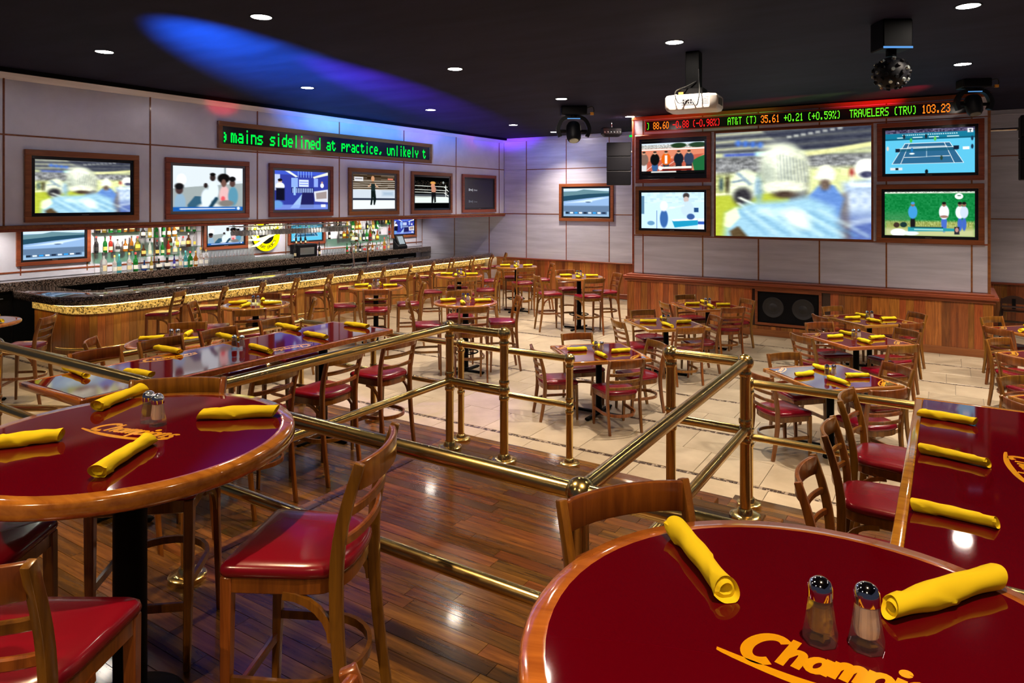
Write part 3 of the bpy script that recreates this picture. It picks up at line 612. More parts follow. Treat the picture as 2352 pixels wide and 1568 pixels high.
# ================================================================ TELEVISIONS AND SIGNS
def frame_mb(W, Hh, fw, y0, y1):                       # rectangular frame centred on x, z 0..Hh, mitred as four bars
    m = MB(); m.box(-W / 2, W / 2, y0, y1, 0, fw); m.box(-W / 2, W / 2, y0, y1, Hh - fw, Hh); m.box(-W / 2, -W / 2 + fw, y0, y1, fw, Hh - fw); m.box(W / 2 - fw, W / 2, y0, y1, fw, Hh - fw); return m
FRM = {}
def television(label, cx, cy, z0, W, Hh, rz, pic, group=None, fw=.085, bez=.045, off=False, bar=0, black=True):
    t = thing('television', label, 'television', (cx, cy, z0), rz, group)
    key = (round(W, 2), round(Hh, 2), fw, bez, black)
    if key not in FRM:
        FRM[key] = (frame_mb(W, Hh, fw, -.05, -.001).mesh('frame', 0, .006, 1), frame_mb(W - 2 * fw, Hh - 2 * fw, bez, -.03, -.001).mesh('bezel', 0, .004, 1))
    f, b_ = FRM[key]
    ob('frame', f, 'trim_wood', t); ob('bezel', b_, 'screen_black' if black else 'grey_plastic', t, (0, 0, fw))
    sw, sh = W - 2 * fw - 2 * bez, Hh - 2 * fw - 2 * bez
    if off: ob('screen', MB().box(-sw / 2, sw / 2, -.02, -.002, 0, sh).mesh('screen', 0), 'off_screen', t, (0, 0, fw + bez))
    else:
        s = ob('screen', PM[pic], 'picture', t, (-sw / 2, -.018, fw + bez + bar)); s.scale = (sw, 1, sh - 2 * bar)
        if bar: ob('screen_border', MB().box(-sw / 2, sw / 2, -.012, -.002, 0, sh).mesh('screen_border', 0), 'screen_black', t, (0, 0, fw + bez))
    ob('maker_plate', MB().box(-.05, .05, -.032, -.03, .012, .022).mesh('maker_plate', 0), 'grey_plastic', t, (0, 0, fw))
    return t
basic('off_screen', (.035, .037, .055), .2)
UL = R(90)                                             # screens on the bar side face +X
tvs = [('football_small', 'wall television showing a football player with a silver helmet, first above the bar'), ('family', 'wall television showing a family on a sofa, above the bar'),
       ('studio', 'wall television showing a bright blue studio set'), ('ring1', 'wall television showing a lone figure standing in a white ring'), ('ring2', 'wall television showing a wrestler by white ropes on black'), (None, 'switched off wall television with small provider lettering')]
for i, (pc, lb) in enumerate(tvs):
    t = television(lb, XF + .001, 5.38 + 2.09 * i, 2.30, 1.64, 1.05, UL, pc, 'televisions in a row above the bar', .085, .05, pc is None, 0, i != 1 and i != 2 and i != 3)
    OFFTV = t
def text_mesh(body, size, bold=.0, shear=0, align='LEFT', depth=.0, spacing=1.):
    cu = bpy.data.curves.new('t', 'FONT'); cu.body = body; cu.size = size; cu.offset = bold; cu.shear = shear; cu.align_x = align; cu.extrude = depth; cu.space_character = spacing
    o = bpy.data.objects.new('t', cu); COL.objects.link(o); dg = bpy.context.evaluated_depsgraph_get(); dg.update()
    me = bpy.data.meshes.new_from_object(o.evaluated_get(dg)); bpy.data.objects.remove(o); return me
def stand_text(name, body, size, mat, parent, loc, bold=.0, shear=0, align='LEFT'):
    me = text_mesh(body, size, bold, shear, align); me.transform(Matrix.Rotation(R(90), 4, 'X'))
    return ob(name, me, mat, parent, loc)
for z, mt in ((.60, 'text_grey'), (.28, 'text_dim')):
    stand_text('lettering', 'Shaw)', .085, mt, OFFTV, (-.52, -.024, z), .004); stand_text('lettering', 'Direct', .06, mt, OFFTV, (-.27, -.024, z), .001)
for pc, y0, y1, z0, z1, lb in (('race', 5.72, 7.0, 1.42, 2.16, 'television behind the bar showing a racing car'), ('family', 9.43, 10.6, 1.49, 2.16, 'television behind the bar showing a family, above pint glasses'),
                          ('tennis', 11.8, 13.04, 1.47, 2.16, 'television behind the bar showing blue tennis court'), ('studio', 15.68, 16.83, 1.49, 2.16, 'television behind the bar above the cash register')):
    television(lb, XB + .001, (y0 + y1) / 2, z0, y1 - y0, z1 - z0, UL, pc, None, .07, .04)
television('television on the far wall showing a car on a race track', -8.46, YF - .001, 2.06, 1.66, 1.04, 0, 'race', None, .085, .05)
for lb, x0, x1, z0, z1, pc, bar in (('upper television left of the projection screen showing men on a running track', -5.755, -4.12, 3.0, 4.03, 'field', .05), ('lower television left of the projection screen showing a white shop counter', -5.76, -4.125, 1.895, 2.93, 'shop', 0),
                              ('upper television right of the projection screen showing tennis court', -1.11, .497, 2.965, 4.01, 'tennis', 0), ('lower television right of the projection screen showing players before a green screen', -1.12, .497, 1.865, 2.91, 'practice', 0)):
    t = television(lb, (x0 + x1) / 2, YS - .001, z0, x1 - x0, z1 - z0, 0, pc, None, .085, .05, False, bar)
    if pc == 'field':
        stand_text('lettering', 'DAN DUQUETTE', .05, 'screen_black', t, (-.19, -.021, .335), .0)
t = thing('projection_screen', 'large projection screen showing a blurred football huddle', 'screen', (-2.613, YS - .001, 1.875))
ob('frame', frame_mb(2.89, 2.15, .035, -.03, -.001).mesh('frame', 0, .005, 1), 'trim_wood', t)
s = ob('screen', PM['football'], 'picture', t, (-1.41, -.012, .035)); s.scale = (2.82, 1, 2.08)
# ---- dot-matrix tickers
FONT = {'m': '00000 00000 11010 10101 10101 10101 10101', 'a': '00000 00000 01110 00001 01111 10001 01111', 'i': '00100 00000 00100 00100 00100 00100 00100', 'n': '00000 00000 11110 10001 10001 10001 10001', 's': '00000 00000 01111 10000 01110 00001 11110',
 'd': '00001 00001 01111 10001 10001 10001 01111', 'e': '00000 00000 01110 10001 11111 10000 01110', 'l': '00100 00100 00100 00100 00100 00100 00100', 't': '00000 01000 11110 01000 01000 01001 00110', 'p': '00000 00000 11110 10001 11110 10000 10000', 'r': '00000 00000 10110 11001 10000 10000 10000',
 'c': '00000 00000 01110 10000 10000 10000 01110', ',': '00000 00000 00000 00000 00000 00110 01100', 'u': '00000 00000 10001 10001 10001 10001 01110', 'k': '10000 10000 10010 10100 11000 10100 10010', 'y': '00000 00000 10001 10001 01110 00100 00100', '>': '00000 00000 10000 01000 11000 01000 10000',
 '0': '01110 10001 10001 10001 10001 10001 01110', '1': '00100 01100 00100 00100 00100 00100 01110', '2': '01110 10001 00001 00110 01000 10000 11111', '3': '01110 10001 00001 00110 00001 10001 01110', '5': '11111 10000 11110 00001 00001 10001 01110', '6': '00110 01000 10000 11110 10001 10001 01110',
 '8': '01110 10001 10001 01110 10001 10001 01110', '9': '01110 10001 10001 01111 00001 00010 01100', '.': '00000 00000 00000 00000 00000 01100 01100', '-': '00000 00000 00000 11111 00000 00000 00000', '+': '00000 00100 00100 11111 00100 00100 00000', '(': '00110 01000 01000 01000 01000 01000 00110',
 ')': '01100 00010 00010 00010 00010 00010 01100', '%': '11001 11001 00010 00100 01000 10011 10011', '&': '01100 10010 10100 01000 10101 10010 01101', 'A': '01110 10001 10001 11111 10001 10001 10001', 'T': '11111 00100 00100 00100 00100 00100 00100', 'R': '11110 10001 10001 11110 10100 10010 10001',
 'V': '10001 10001 10001 10001 10001 01010 00100', 'E': '11111 10000 10000 11110 10000 10000 11111', 'L': '10000 10000 10000 10000 10000 10000 11111', 'S': '01111 10000 10000 01110 00001 00001 11110', ' ': '00000 ' * 7}
def matrix_text(body, x0, z0, cw, ch, grow=1.12):
    m = MB(); pw, ph = cw / 6, ch / 7
    for i, chh in enumerate(body):
        rows = FONT[chh].split()
        for j, row in enumerate(rows):
            for k2, b_ in enumerate(row):
                if b_ == '1':
                    x = x0 + i * cw + (k2 + .5) * pw; z = z0 + ch - (j + .5) * ph; a, c = pw * grow * .55, ph * grow * .5
                    m.add([(x - a, 0, z - c * .6), (x - a * .6, 0, z - c), (x + a * .6, 0, z - c), (x + a, 0, z - c * .6), (x + a, 0, z + c * .6), (x + a * .6, 0, z + c), (x - a * .6, 0, z + c), (x - a, 0, z + c * .6)], [tuple(range(8))])
    return m
t = thing('news_ticker', 'long green lettered news ticker above the bar televisions', 'ticker', (XF + .001, 10.655, 3.57), UL)
ob('frame', frame_mb(6.05, .49, .085, -.06, -.001).mesh('frame', 0, .006, 1), 'trim_wood', t)
ob('display', MB().box(-2.94, 2.94, -.03, -.002, .085, .405).mesh('display', 0), 'screen_black', t)
ob('lettering', matrix_text('>mains sidelined at practice, unlikely t', -2.90, .115, .1432, .25).mesh('lettering', 0), 'led_green', t, (0, -.034, 0))
t = thing('stock_ticker', 'thin stock price ticker above the projection screen', 'ticker', (-2.64, YS - .001, 4.10))
ob('frame', frame_mb(5.80, .24, .022, -.05, -.001).mesh('frame', 0, .004, 1), 'trim_wood', t)
ob('display', MB().box(-2.88, 2.88, -.03, -.002, .022, .218).mesh('display', 0), 'screen_black', t)
x = -2.86; CW = .0717
for body, mt in ((') ', 'green'), ('88.60 ', 'orange'), ('-0.88 (-0.98%)  ', 'red'), ('AT&T (T) ', 'green'), ('35.61 ', 'orange'), ('+0.21 (+0.59%)  TRAVELERS (TRV) ', 'green'), ('103.23 ', 'orange'), ('+', 'green')):
    ob('lettering', matrix_text(body, x, .045, CW, .15, 1.0).mesh('lettering', 0), 'ticker_' + mt, t, (0, -.034, 0)); x += CW * len(body)
# ================================================================ BAR
def offset_path(d):                                    # bar front line, moved in by d from the counter edge
    x1, y0, r = -11.56 - d, 5.40 + d, .75 - d * .5
    return [(x1, YF - .01), (x1, y0 + r)] + arc(x1 - r, y0 + r, r, 0, -90, 8)[1:] + [(-13.55, y0)]
top = offset_path(0) + arc(-13.55, 5.73, .33, -90, -270, 8)[1:] + [(-12.72, 6.06)] + arc(-12.72, 6.36, .3, -90, 0, 5)[1:] + [(-12.42, YF - .01)]
bt = thing('bar_counter', 'long dark granite bar counter with glowing golden band', 'bar', (0, 0, 0))
ob('counter_top', MB().prism(top, .925, 1.07).mesh('counter_top', 35, .02, 2), 'granite_dark', bt)
def wall_strip(path, th, z0, z1):                      # wall with thickness following a plan path
    m = MB(); ins = []
    for i, p in enumerate(path):
        a = Vector(path[max(i - 1, 0)]); c = Vector(path[min(i + 1, len(path) - 1)]); t = (c - a).normalized(); n = Vector((t.y, -t.x)) * -1
        ins.append((p[0] - n.x * -th, p[1] - n.y * -th))
    return path, ins
def ribbon(path, path2, z0, z1):
    m = MB(); n = len(path)
    m.add([(x, y, z0) for x, y in path] + [(x, y, z1) for x, y in path] + [(x, y, z1) for x, y in path2] + [(x, y, z0) for x, y in path2],
          [(i, i + 1, n + i + 1, n + i) for i in range(n - 1)] + [(n + i, n + i + 1, 2 * n + i + 1, 2 * n + i) for i in range(n - 1)] + [(2 * n + i, 2 * n + i + 1, 3 * n + i + 1, 3 * n + i) for i in range(n - 1)] + [(3 * n + i, 3 * n + i + 1, i + 1, i) for i in range(n - 1)] + [(0, n, 2 * n, 3 * n), (n - 1, 4 * n - 1, 3 * n - 1, 2 * n - 1)])
    return m
ob('glowing_band', ribbon(offset_path(.27), offset_path(.36), .74, .90).mesh('glowing_band', 35), 'granite_gold', bt)
ob('band_lip', ribbon(offset_path(.24), offset_path(.30), .86, .925).mesh('band_lip', 35), 'granite_gold', bt)
ob('bar_core', ribbon(offset_path(.345), offset_path(.8), .0, .925).mesh('bar_core', 35), 'black_plastic', bt)
ob('light_strip', ribbon(offset_path(.10), offset_path(.125), .902, .924).mesh('light_strip', 35), 'led_warm', bt)
# planks along the bar front
pth = offset_path(.32); pl = []
for (x0, y0), (x1, y1) in zip(pth[:-1], pth[1:]):
    L = math.hypot(x1 - x0, y1 - y0); n = max(1, round(L / .135))
    for i in range(n): pl.append(((x0 + (x1 - x0) * i / n, y0 + (y1 - y0) * i / n), (x0 + (x1 - x0) * (i + 1) / n, y0 + (y1 - y0) * (i + 1) / n)))
PLK = {}
for a, c in pl:
    L = math.hypot(c[0] - a[0], c[1] - a[1]); kk = round(L, 3)
    if kk not in PLK: PLK[kk] = MB().box(-kk / 2 + .001, kk / 2 - .001, -.012, .012, 0, .75).mesh('plank', 0)
    ob('plank', PLK[kk], 'bar_plank_wood', bt, ((a[0] + c[0]) / 2, (a[1] + c[1]) / 2, .0), math.atan2(c[1] - a[1], c[0] - a[0]))
ob('end_panel', MB().box(-13.6, -12.9, 6.0, 6.05, 0, .925).mesh('end_panel', 0), 'black_plastic', bt)
fp = offset_path(.12)
fr = ob('foot_rail', MB().tube([(x, y, .20) for x, y in fp[:-1]], .022, 10).mesh('foot_rail', 40), 'brass', bt)
yy = 7.
while yy < 17:
    ob('bracket', MB().tube([(-11.68, yy, .20), (-11.70, yy, .1), (-11.87, yy, .04)], .014, 8).mesh('bracket', 40), 'brass', fr); yy += 1.6
# back counter and cabinets
bc = tag(ob('back_counter', MB().box(XB, -13.93, 1.8, YF - .01, 1.02, 1.18).mesh('back_counter', 0, .015, 2), 'granite_dark'), 'brown granite back counter under the bottle shelves', 'counter')
y = 1.9
n = 0
while y < 15.6:
    c = thing('bar_cabinet', 'black cabinet under the back counter', 'cabinet', (XB + .01, y, 0), 0, 'black cabinets under the back counter')
    ob('body', MB().box(0, .30, 0, 1.44, 0, 1.018).mesh('body', 0), 'black_plastic', c)
    for dy in (.02, .73):
        d = ob('door', MB().box(.30, .32, dy, dy + .69, .08, .98).mesh('door', 0, .01, 1), 'black_metal', c)
        ob('handle', MB().tube([(.335, dy + .1, .9), (.335, dy + .55, .9)], .008, 8).mesh('handle'), 'grey_plastic', d)
    y += 1.46; n += 1
for i, yy in enumerate((7.6, 10.4, 13.2)):
    c = thing('bar_cooler', 'black underbar cooler behind the counter', 'cooler', (-12.95, yy, 0), 0, 'coolers under the bar')
    ob('body', MB().box(0, .5, 0, 2.1, 0, .80).mesh('body', 0, .02, 1), 'black_plastic', c); ob('lid', MB().box(.0, .5, .05, 2.05, .80, .83).mesh('lid', 0, .01, 1), 'black_metal', c)
# ---- glass shelves
def shelf(y0, y1, u0, u1, z, label, zb):
    s = thing('glass_shelf', label, 'shelf', (0, 0, 0)); ob('pane', MB().box(u0, u1, y0, y1, z - .010, z).mesh('pane', 0), 'shelf_glass', s)
    for yy in (y0 + .06, y1 - .06):
        if u0 > -14.2: ob('clip', MB().box(u0 - .012, u0 + .012, yy - .012, yy + .012, z - .022, z - .010).mesh('clip', 0), 'chrome', s)
        else: ob('support_rod', MB().tube([(u0 + .005, yy, zb + .001), (u0 + .005, yy, z - .010)], .004, 6).mesh('support_rod'), 'chrome', s)
SH = []
for side, cols in (('left', ((7.02, 8.05, -14.295, -14.125, 1.985, 1.59), (7.85, 8.66, -14.115, -13.945, 1.86, 1.48), (8.54, 9.33, -14.295, -14.125, 1.945, 1.615))),
                   ('right', ((13.05, 14.22, -14.295, -14.125, 1.94, 1.59), (13.75, 14.93, -14.115, -13.945, 1.82, 1.49), (14.6, 15.55, -14.295, -14.125, 1.94, 1.615)))):
    for ci, (y0, y1, u0, u1, za, zb) in enumerate(cols):
        for nm, z in (('upper', za), ('lower', zb)):
            wh = ('first', 'middle', 'last')[ci]; near = 'racing car television' if side == 'left' else 'cash register'
            shelf(y0, y1, u0, u1, z, '%s glass bottle shelf, %s of three, beside %s' % (nm, wh, near), zb if nm == 'upper' else 1.18); SH.append((y0, y1, u0, u1, z, nm, side, wh))
# ---- bottles
def bottle_meshes():
    out = {}
    P = {'tall': [(.036, 0), (.038, .01), (.038, .17), (.03, .20), (.014, .225), (.013, .29)], 'round': [(.045, 0), (.05, .02), (.05, .10), (.04, .15), (.016, .18), (.014, .24)],
         'square': [(.042, 0), (.044, .01), (.044, .15), (.036, .18), (.015, .20), (.015, .25)], 'squat': [(.04, 0), (.062, .02), (.05, .08), (.03, .12), (.014, .14), (.014, .19)], 'slim': [(.03, 0), (.031, .01), (.031, .20), (.013, .24), (.012, .31)]}
    for k2, pr in P.items():
        n = 4 if k2 == 'square' else 14
        body = MB().lathe(pr, n).mesh('bottle_body', 40); r, z = pr[-1]
        cap = MB().lathe([(r + .003, z - .004), (r + .003, z + .03), (r, z + .034)], 10).mesh('cap', 40)
        rr = max(p[0] for p in pr) + .0012; z0 = pr[1][1] + .03
        lab = MB(); aa = [R(-75 + 150 * i / 8) for i in range(9)]; zz = (z0, z0 + .07)
        if n == 4: lab.box(rr * .72, rr * .73, -.024, .024, *zz)
        else: lab.add([(rr * math.cos(a), rr * math.sin(a), z) for z in zz for a in aa], [(i, i + 1, 10 + i, 9 + i) for i in range(8)])
        out[k2] = (body, cap, lab.mesh('label', 40))
    return out
BM = bottle_meshes(); CM = {}
def bottle(shape, col, capc, labc, x, y, z, where, sc=1.0, big=None):
    words = {'amber': 'amber', 'dark': 'dark', 'clear': 'clear', 'green': 'green', 'blue': 'blue', 'golden': 'golden', 'red': 'red', 'violet': 'violet', 'turquoise': 'turquoise', 'orange': 'orange', 'brown': 'brown'}
    t = thing('liquor_bottle', '%s %s bottle with %s cap %s' % (shape, words[col], capc, where), 'bottle', (x, y, z), 0, 'bottles behind the bar'); t.scale = (sc, sc, sc)
    for nm, me, mt in (('glass_body', BM[shape][0], 'bottle_' + col), ('cap', BM[shape][1], 'ink_' + capc), ('paper_label', BM[shape][2], 'ink_' + labc)):
        key = (shape, nm, mt)
        if key not in CM: q = me.copy(); q.materials.clear(); q.materials.append(M[mt]); CM[key] = q
        o = ob(nm, CM[key], None, t)
        if shape == 'square': o.rotation_euler = (0, 0, R(45) if nm != 'paper_label' else 0)
rb = random.Random(11)
kinds_top = [('square', 'green'), ('tall', 'green'), ('tall', 'amber'), ('round', 'amber'), ('square', 'brown'), ('square', 'dark'), ('round', 'dark'), ('tall', 'golden')]
kinds_mid = [('tall', 'dark'), ('tall', 'green'), ('tall', 'red'), ('round', 'clear'), ('round', 'amber'), ('tall', 'amber'), ('round', 'golden'), ('squat', 'clear'), ('round', 'brown'), ('slim', 'clear')]
kinds_low = [('square', 'clear'), ('tall', 'clear'), ('tall', 'turquoise'), ('tall', 'green'), ('squat', 'blue'), ('squat', 'clear'), ('squat', 'dark'), ('slim', 'violet'), ('tall', 'golden')]
for (y0, y1, u0, u1, z, nm, side, wh) in SH:
    kk = kinds_top if nm == 'upper' else kinds_mid; n = int((y1 - y0) / .135)
    near = 'by the racing car television' if side == 'left' else 'by the cash register'
    for i in range(n):
        if side == 'right' and rb.random() < .25: continue
        sp, cl = kk[(i + (hash_i := int(y0 * 10))) % len(kk)]
        bottle(sp, cl, rb.choice(('black', 'gold', 'red', 'black', 'white')), rb.choice(('white', 'cream', 'yellow', 'black', 'gold')), (u0 + u1) / 2 + rb.uniform(-.008, .008), y0 + .07 + i * .135 + rb.uniform(-.015, .015), z, 'on the %s shelf %s' % (nm, near), rb.uniform(.92, 1.08))
low = [(7.12, 'square', 'clear', 1.5), (7.33, 'tall', 'clear', 1.1), (7.42, 'tall', 'turquoise', 1.15), (7.62, 'tall', 'clear', 1.2), (7.75, 'tall', 'green', 1.2), (7.93, 'squat', 'blue', .95), (8.08, 'tall', 'golden', 1.), (8.24, 'squat', 'dark', 1.), (8.42, 'squat', 'dark', 1.05), (8.58, 'slim', 'violet', 1.2), (8.72, 'slim', 'clear', 1.2), (8.84, 'tall', 'turquoise', 1.1), (8.95, 'square', 'green', 1.2), (9.08, 'tall', 'amber', 1.05), (9.2, 'tall', 'clear', 1.25), (9.33, 'tall', 'clear', 1.1)]
for yy, sp, cl, sc in low: bottle(sp, cl, {'turquoise': 'teal', 'green': 'red', 'blue': 'navy'}.get(cl, rb.choice(('black', 'gold'))), rb.choice(('white', 'cream')), -14.03, yy, 1.18, 'standing on the back counter by the racing car television', min(sc, .85) if 7.8 < yy < 8.7 and sp in ('tall', 'slim') else sc)
for i, (sp, cl) in enumerate([('tall', 'green'), ('tall', 'dark'), ('slim', 'golden'), ('tall', 'dark'), ('squat', 'clear'), ('tall', 'brown'), ('tall', 'amber'), ('square', 'clear'), ('tall', 'clear'), ('tall', 'golden'), ('tall', 'clear')]):
    bottle(sp, cl, rb.choice(('red', 'black', 'green')), rb.choice(('white', 'cream', 'red')), -14.03, 13.6 + i * .165, 1.18, 'standing on the back counter by the cash register', .86 if i < 9 else 1.15)
for yy in (11.9, 12.05, 12.2): bottle('slim', 'dark', 'black', 'cream', -14.10, yy, 1.505, 'standing on the black wine dispenser', .8)
for yy in (11.78, 12.58): bottle('slim', 'dark', 'black', 'cream', -14.0, yy, 1.18, 'beside the black wine dispenser', 1.05)
# ---- glasses on the counter
PINT = MB().lathe([(.030, 0), (.031, .004), (.043, .15), (.0415, .15), (.030, .012), (.0001, .012)], 14).mesh('pint_glass', 40)
TUMB = MB().lathe([(.038, 0), (.04, .004), (.042, .09), (.040, .09), (.037, .014), (.0001, .014)], 14).mesh('tumbler', 40)
i = 0; y = 9.42
while y < 10.62:
    for r_ in range(2): tag(ob('pint_glass', PINT, 'thin_glass', None, (-14.0 - .1 * r_, y + .04 * r_, 1.18)), 'clear pint glass in the double row below the family television', 'glass', 'pint glasses on the back counter')
    for lv in (1,):
        o = ob('pint_glass', PINT, 'thin_glass', None, (-14.05, y + .02, 1.331)); tag(o, 'clear pint glass stacked on the row below the family television', 'glass', 'stacked pint glasses on the back counter')
    y += .093
y = 10.65
while y < 11.7:
    tag(ob('tumbler', TUMB, 'thin_glass', None, (-14.0, y, 1.18)), 'short clear tumbler below the yellow neon sign', 'glass', 'tumblers on the back counter')
    tag(ob('tumbler', TUMB, 'thin_glass', None, (-14.1, y + .03, 1.18)), 'short clear tumbler below the yellow neon sign', 'glass', 'tumblers on the back counter'); y += .095
y = 12.75
while y < 13.5: tag(ob('pint_glass', PINT, 'thin_glass', None, (-14.03, y, 1.18)), 'clear pint glass between the wine dispenser and bottles', 'glass', 'pint glasses by the wine dispenser'); y += .10
# ---- hanging stemware
WINE = MB().lathe([(.0005, 0), (.034, -.001), (.034, -.004), (.004, -.008), (.004, -.085), (.02, -.10), (.036, -.13), (.036, -.16), (.030, -.20), (.029, -.20), (.034, -.16), (.034, -.13), (.018, -.102), (.0005, -.098)], 12).mesh('wine_glass', 40)
rk = thing('glass_rack', 'chrome hanging rack for stemware above the bar', 'rack', (0, 0, 0))
for x in (-12.72, -12.56, -12.40):
    ob('rail', MB().tube([(x - .03, 9.0, 2.075), (x - .03, 12.0, 2.075)], .006, 6).mesh('rail'), 'chrome', rk); ob('rail', MB().tube([(x + .03, 9.0, 2.075), (x + .03, 12.0, 2.075)], .006, 6).mesh('rail'), 'chrome', rk)
for y in (9.1, 10.0, 11.0, 11.9): ob('hanger', MB().tube([(-12.75, y, 2.085), (-12.37, y, 2.085), (-12.37, y, 2.2)], .007, 6).mesh('hanger'), 'chrome', rk); ob('hanger', MB().tube([(-12.75, y, 2.085), (-12.75, y, 2.2)], .007, 6).mesh('hanger'), 'chrome', rk)
for x in (-12.72, -12.56, -12.40):
    y = 9.06
    while y < 11.98: tag(ob('wine_glass', WINE, 'stem_glass', None, (x, y + rb.uniform(-.006, .006), 2.086)), 'stemmed wine glass hanging upside down from chrome rack', 'glass', 'hanging wine glasses'); y += .088
# ---- neon sign, register, dispenser, taps
ns = thing('neon_sign', 'round yellow glowing neon logo sign behind the hanging glasses', 'sign', (XB + .02, 11.1, 1.78), UL)
def disc(r0, r1, a0, a1, n=40, y=0):
    m = MB(); A = [R(a0 + (a1 - a0) * i / n) for i in range(n + 1)]
    m.add([(r * math.cos(a), y, r * math.sin(a)) for r in (r0, r1) for a in A], [(i, i + 1, n + 2 + i, n + 1 + i) for i in range(n)]); return m
ob('backing', MB().tube([(0, 0, 0), (0, -.06, 0)], .40, 36).mesh('backing'), 'black_plastic', ns)
ob('glowing_band', disc(.22, .40, 150, 395, 40, -.062).mesh('glowing_band', 0), 'neon_yellow', ns)
sw = MB(); L = [(-.46, -.27), (-.28, -.19), (-.05, -.07), (.20, .03), (.30, .06), (.20, .0), (-.02, -.13), (-.26, -.27)]
sw.add([(x, -.068, z) for x, z in L], [tuple(range(8))]); ob('swoosh', sw.mesh('swoosh', 0), 'neon_white', ns)
ob('crown', MB().add([(x, -.066, z) for x, z in ((-.34, .22), (-.22, .36), (-.02, .36), (-.1, .24))] + [(x, -.066, z) for x, z in ((.06, .24), (.16, .37), (.36, .37), (.26, .24))], [(0, 1, 2, 3), (4, 5, 6, 7)]).mesh('crown', 0), 'neon_yellow', ns)
# ---- script logo drawn as ribbons
def smooth_path(P, n=6):
    out = []
    for i in range(len(P) - 1):
        p0, p1, p2, p3 = P[max(i - 1, 0)], P[i], P[i + 1], P[min(i + 2, len(P) - 1)]
        for k2 in range(n):
            t = k2 / n; out.append(tuple(.5 * (2 * p1[j] + (p2[j] - p0[j]) * t + (2 * p0[j] - 5 * p1[j] + 4 * p2[j] - p3[j]) * t * t + (3 * p1[j] - p0[j] - 3 * p2[j] + p3[j]) * t ** 3) for j in (0, 1)))
    out.append(tuple(P[-1])); return out
def ribbon2(m, P, wd, shear, ox):
    zz = len(m.v) * 6e-7
    P = [(ox + x + y * shear, y) for x, y in P]; n = len(P); L = []; Rr = []
    for i, p in enumerate(P):
        a, c = P[max(i - 1, 0)], P[min(i + 1, n - 1)]; tx, ty = c[0] - a[0], c[1] - a[1]; l = math.hypot(tx, ty) or 1
        ww = (wd[0] + (wd[1] - wd[0]) * i / (n - 1)) / 2 if isinstance(wd, tuple) else wd / 2
        L.append((p[0] - ty / l * ww, p[1] + tx / l * ww, zz)); Rr.append((p[0] + ty / l * ww, p[1] - tx / l * ww, zz))
    m.add(L + Rr, [(i, n + i, n + i + 1, i + 1) for i in range(n - 1)])
def circle(cx, cy, rx, ry, a0=0, a1=360, n=18): return [(cx + rx * math.cos(R(a0 + (a1 - a0) * i / n)), cy + ry * math.sin(R(a0 + (a1 - a0) * i / n))) for i in range(n + 1)]
GL = {'C': ([circle(.80, .72, .66, .88, 42, 305, 24)], 1.45), 'h': ([[(.1, -.05), (.1, 1.7)], smooth_path([(.1, .55), (.3, .92), (.55, .95), (.66, .7), (.66, -.05)])], .86), 'a': ([circle(.40, .46, .30, .40), [(.72, .98), (.72, -.05)]], .92),
      'm': ([[(.1, -.05), (.1, 1.0)], smooth_path([(.1, .6), (.28, .92), (.46, .9), (.52, .65), (.52, -.05)]), smooth_path([(.52, .6), (.70, .92), (.88, .9), (.95, .65), (.95, -.05)])], 1.14),
      'p': ([[(.1, -.6), (.1, 1.0)], circle(.44, .46, .32, .42)], .92), 'i': ([[(.12, -.05), (.12, .95)], circle(.12, 1.35, .07, .08)], .36), 'o': ([circle(.40, .46, .32, .42)], .86),
      'n': ([[(.1, -.05), (.1, 1.0)], smooth_path([(.1, .55), (.3, .92), (.55, .95), (.66, .7), (.66, -.05)])], .86), 's': ([smooth_path([(.66, .82), (.45, .96), (.2, .86), (.22, .62), (.5, .44), (.58, .18), (.36, -.02), (.06, .08)])], .72)}
def logo_mesh(word='Champions'):
    m = MB(); ox = 0
    for ch in word:
        st, adv = GL[ch]
        for s_ in st: ribbon2(m, s_, .46 if ch == 'C' else .34, .34, ox)
        ox += adv
    sw = smooth_path([(-.75, .02), (.4, -.22), (2.4, -.55), (5.2, -.62), (7.2, -.30), (8.2, .15)], 8); n = len(sw)
    wds = [.06 + .50 * math.sin(math.pi * min(1, (i / (n - 1)) * .55 + .06)) ** .8 * (1 - .75 * max(0, i / (n - 1) - .45)) for i in range(n)]
    m.add([(x, y + .0 - 0, 0) for x, y in sw] + [(x, y - wds[i], 0) for i, (x, y) in enumerate(sw)], [(i, n + i, n + i + 1, i + 1) for i in range(n - 1)])
    s = 1 / 8.2; m.v = [(x * s, y * s, z) for x, y, z in m.v]
    return m.mesh('logo', 0)
LOGO = logo_mesh()
def logo(parent, x, y, z, L, rz):
    o = ob('logo', LOGO, 'logo_yellow', parent, (x, y, z), rz); o.scale = (L, L, 1); return o
# neon sign lettering
lm = LOGO.copy(); lm.materials.clear(); lm.transform(Matrix.Rotation(R(90), 4, 'X'))
o = ob('lettering', lm, 'neon_white', ns, (-.44, -.074, -.06)); o.scale = (.95, 1, 1.25); o.rotation_euler = (0, R(-18), 0)
for i, ch in enumerate('GREAT SPORTS'):
    a = R(215 + 10.5 * i)
    if ch != ' ':
        tm = text_mesh(ch, .10, .003, 0, 'CENTER'); tm.transform(Matrix.Rotation(R(90), 4, 'X'))
        q = ob('lettering', tm, 'screen_black', ns, (.31 * math.cos(a) * 1.0, -.066, .345 * math.sin(a))); q.rotation_euler = (0, -(a + R(90)), 0)
t = thing('wine_dispenser', 'black box wine dispenser on the back counter', 'dispenser', (-14.26, 12.17, 1.18), 0)
ob('body', MB().box(0, .28, -.33, .33, 0, .325).mesh('body', 0, .015, 2), 'black_plastic', t); ob('window', MB().box(.281, .284, -.24, .22, .06, .24).mesh('window', 0), 'mirror_glass', t)
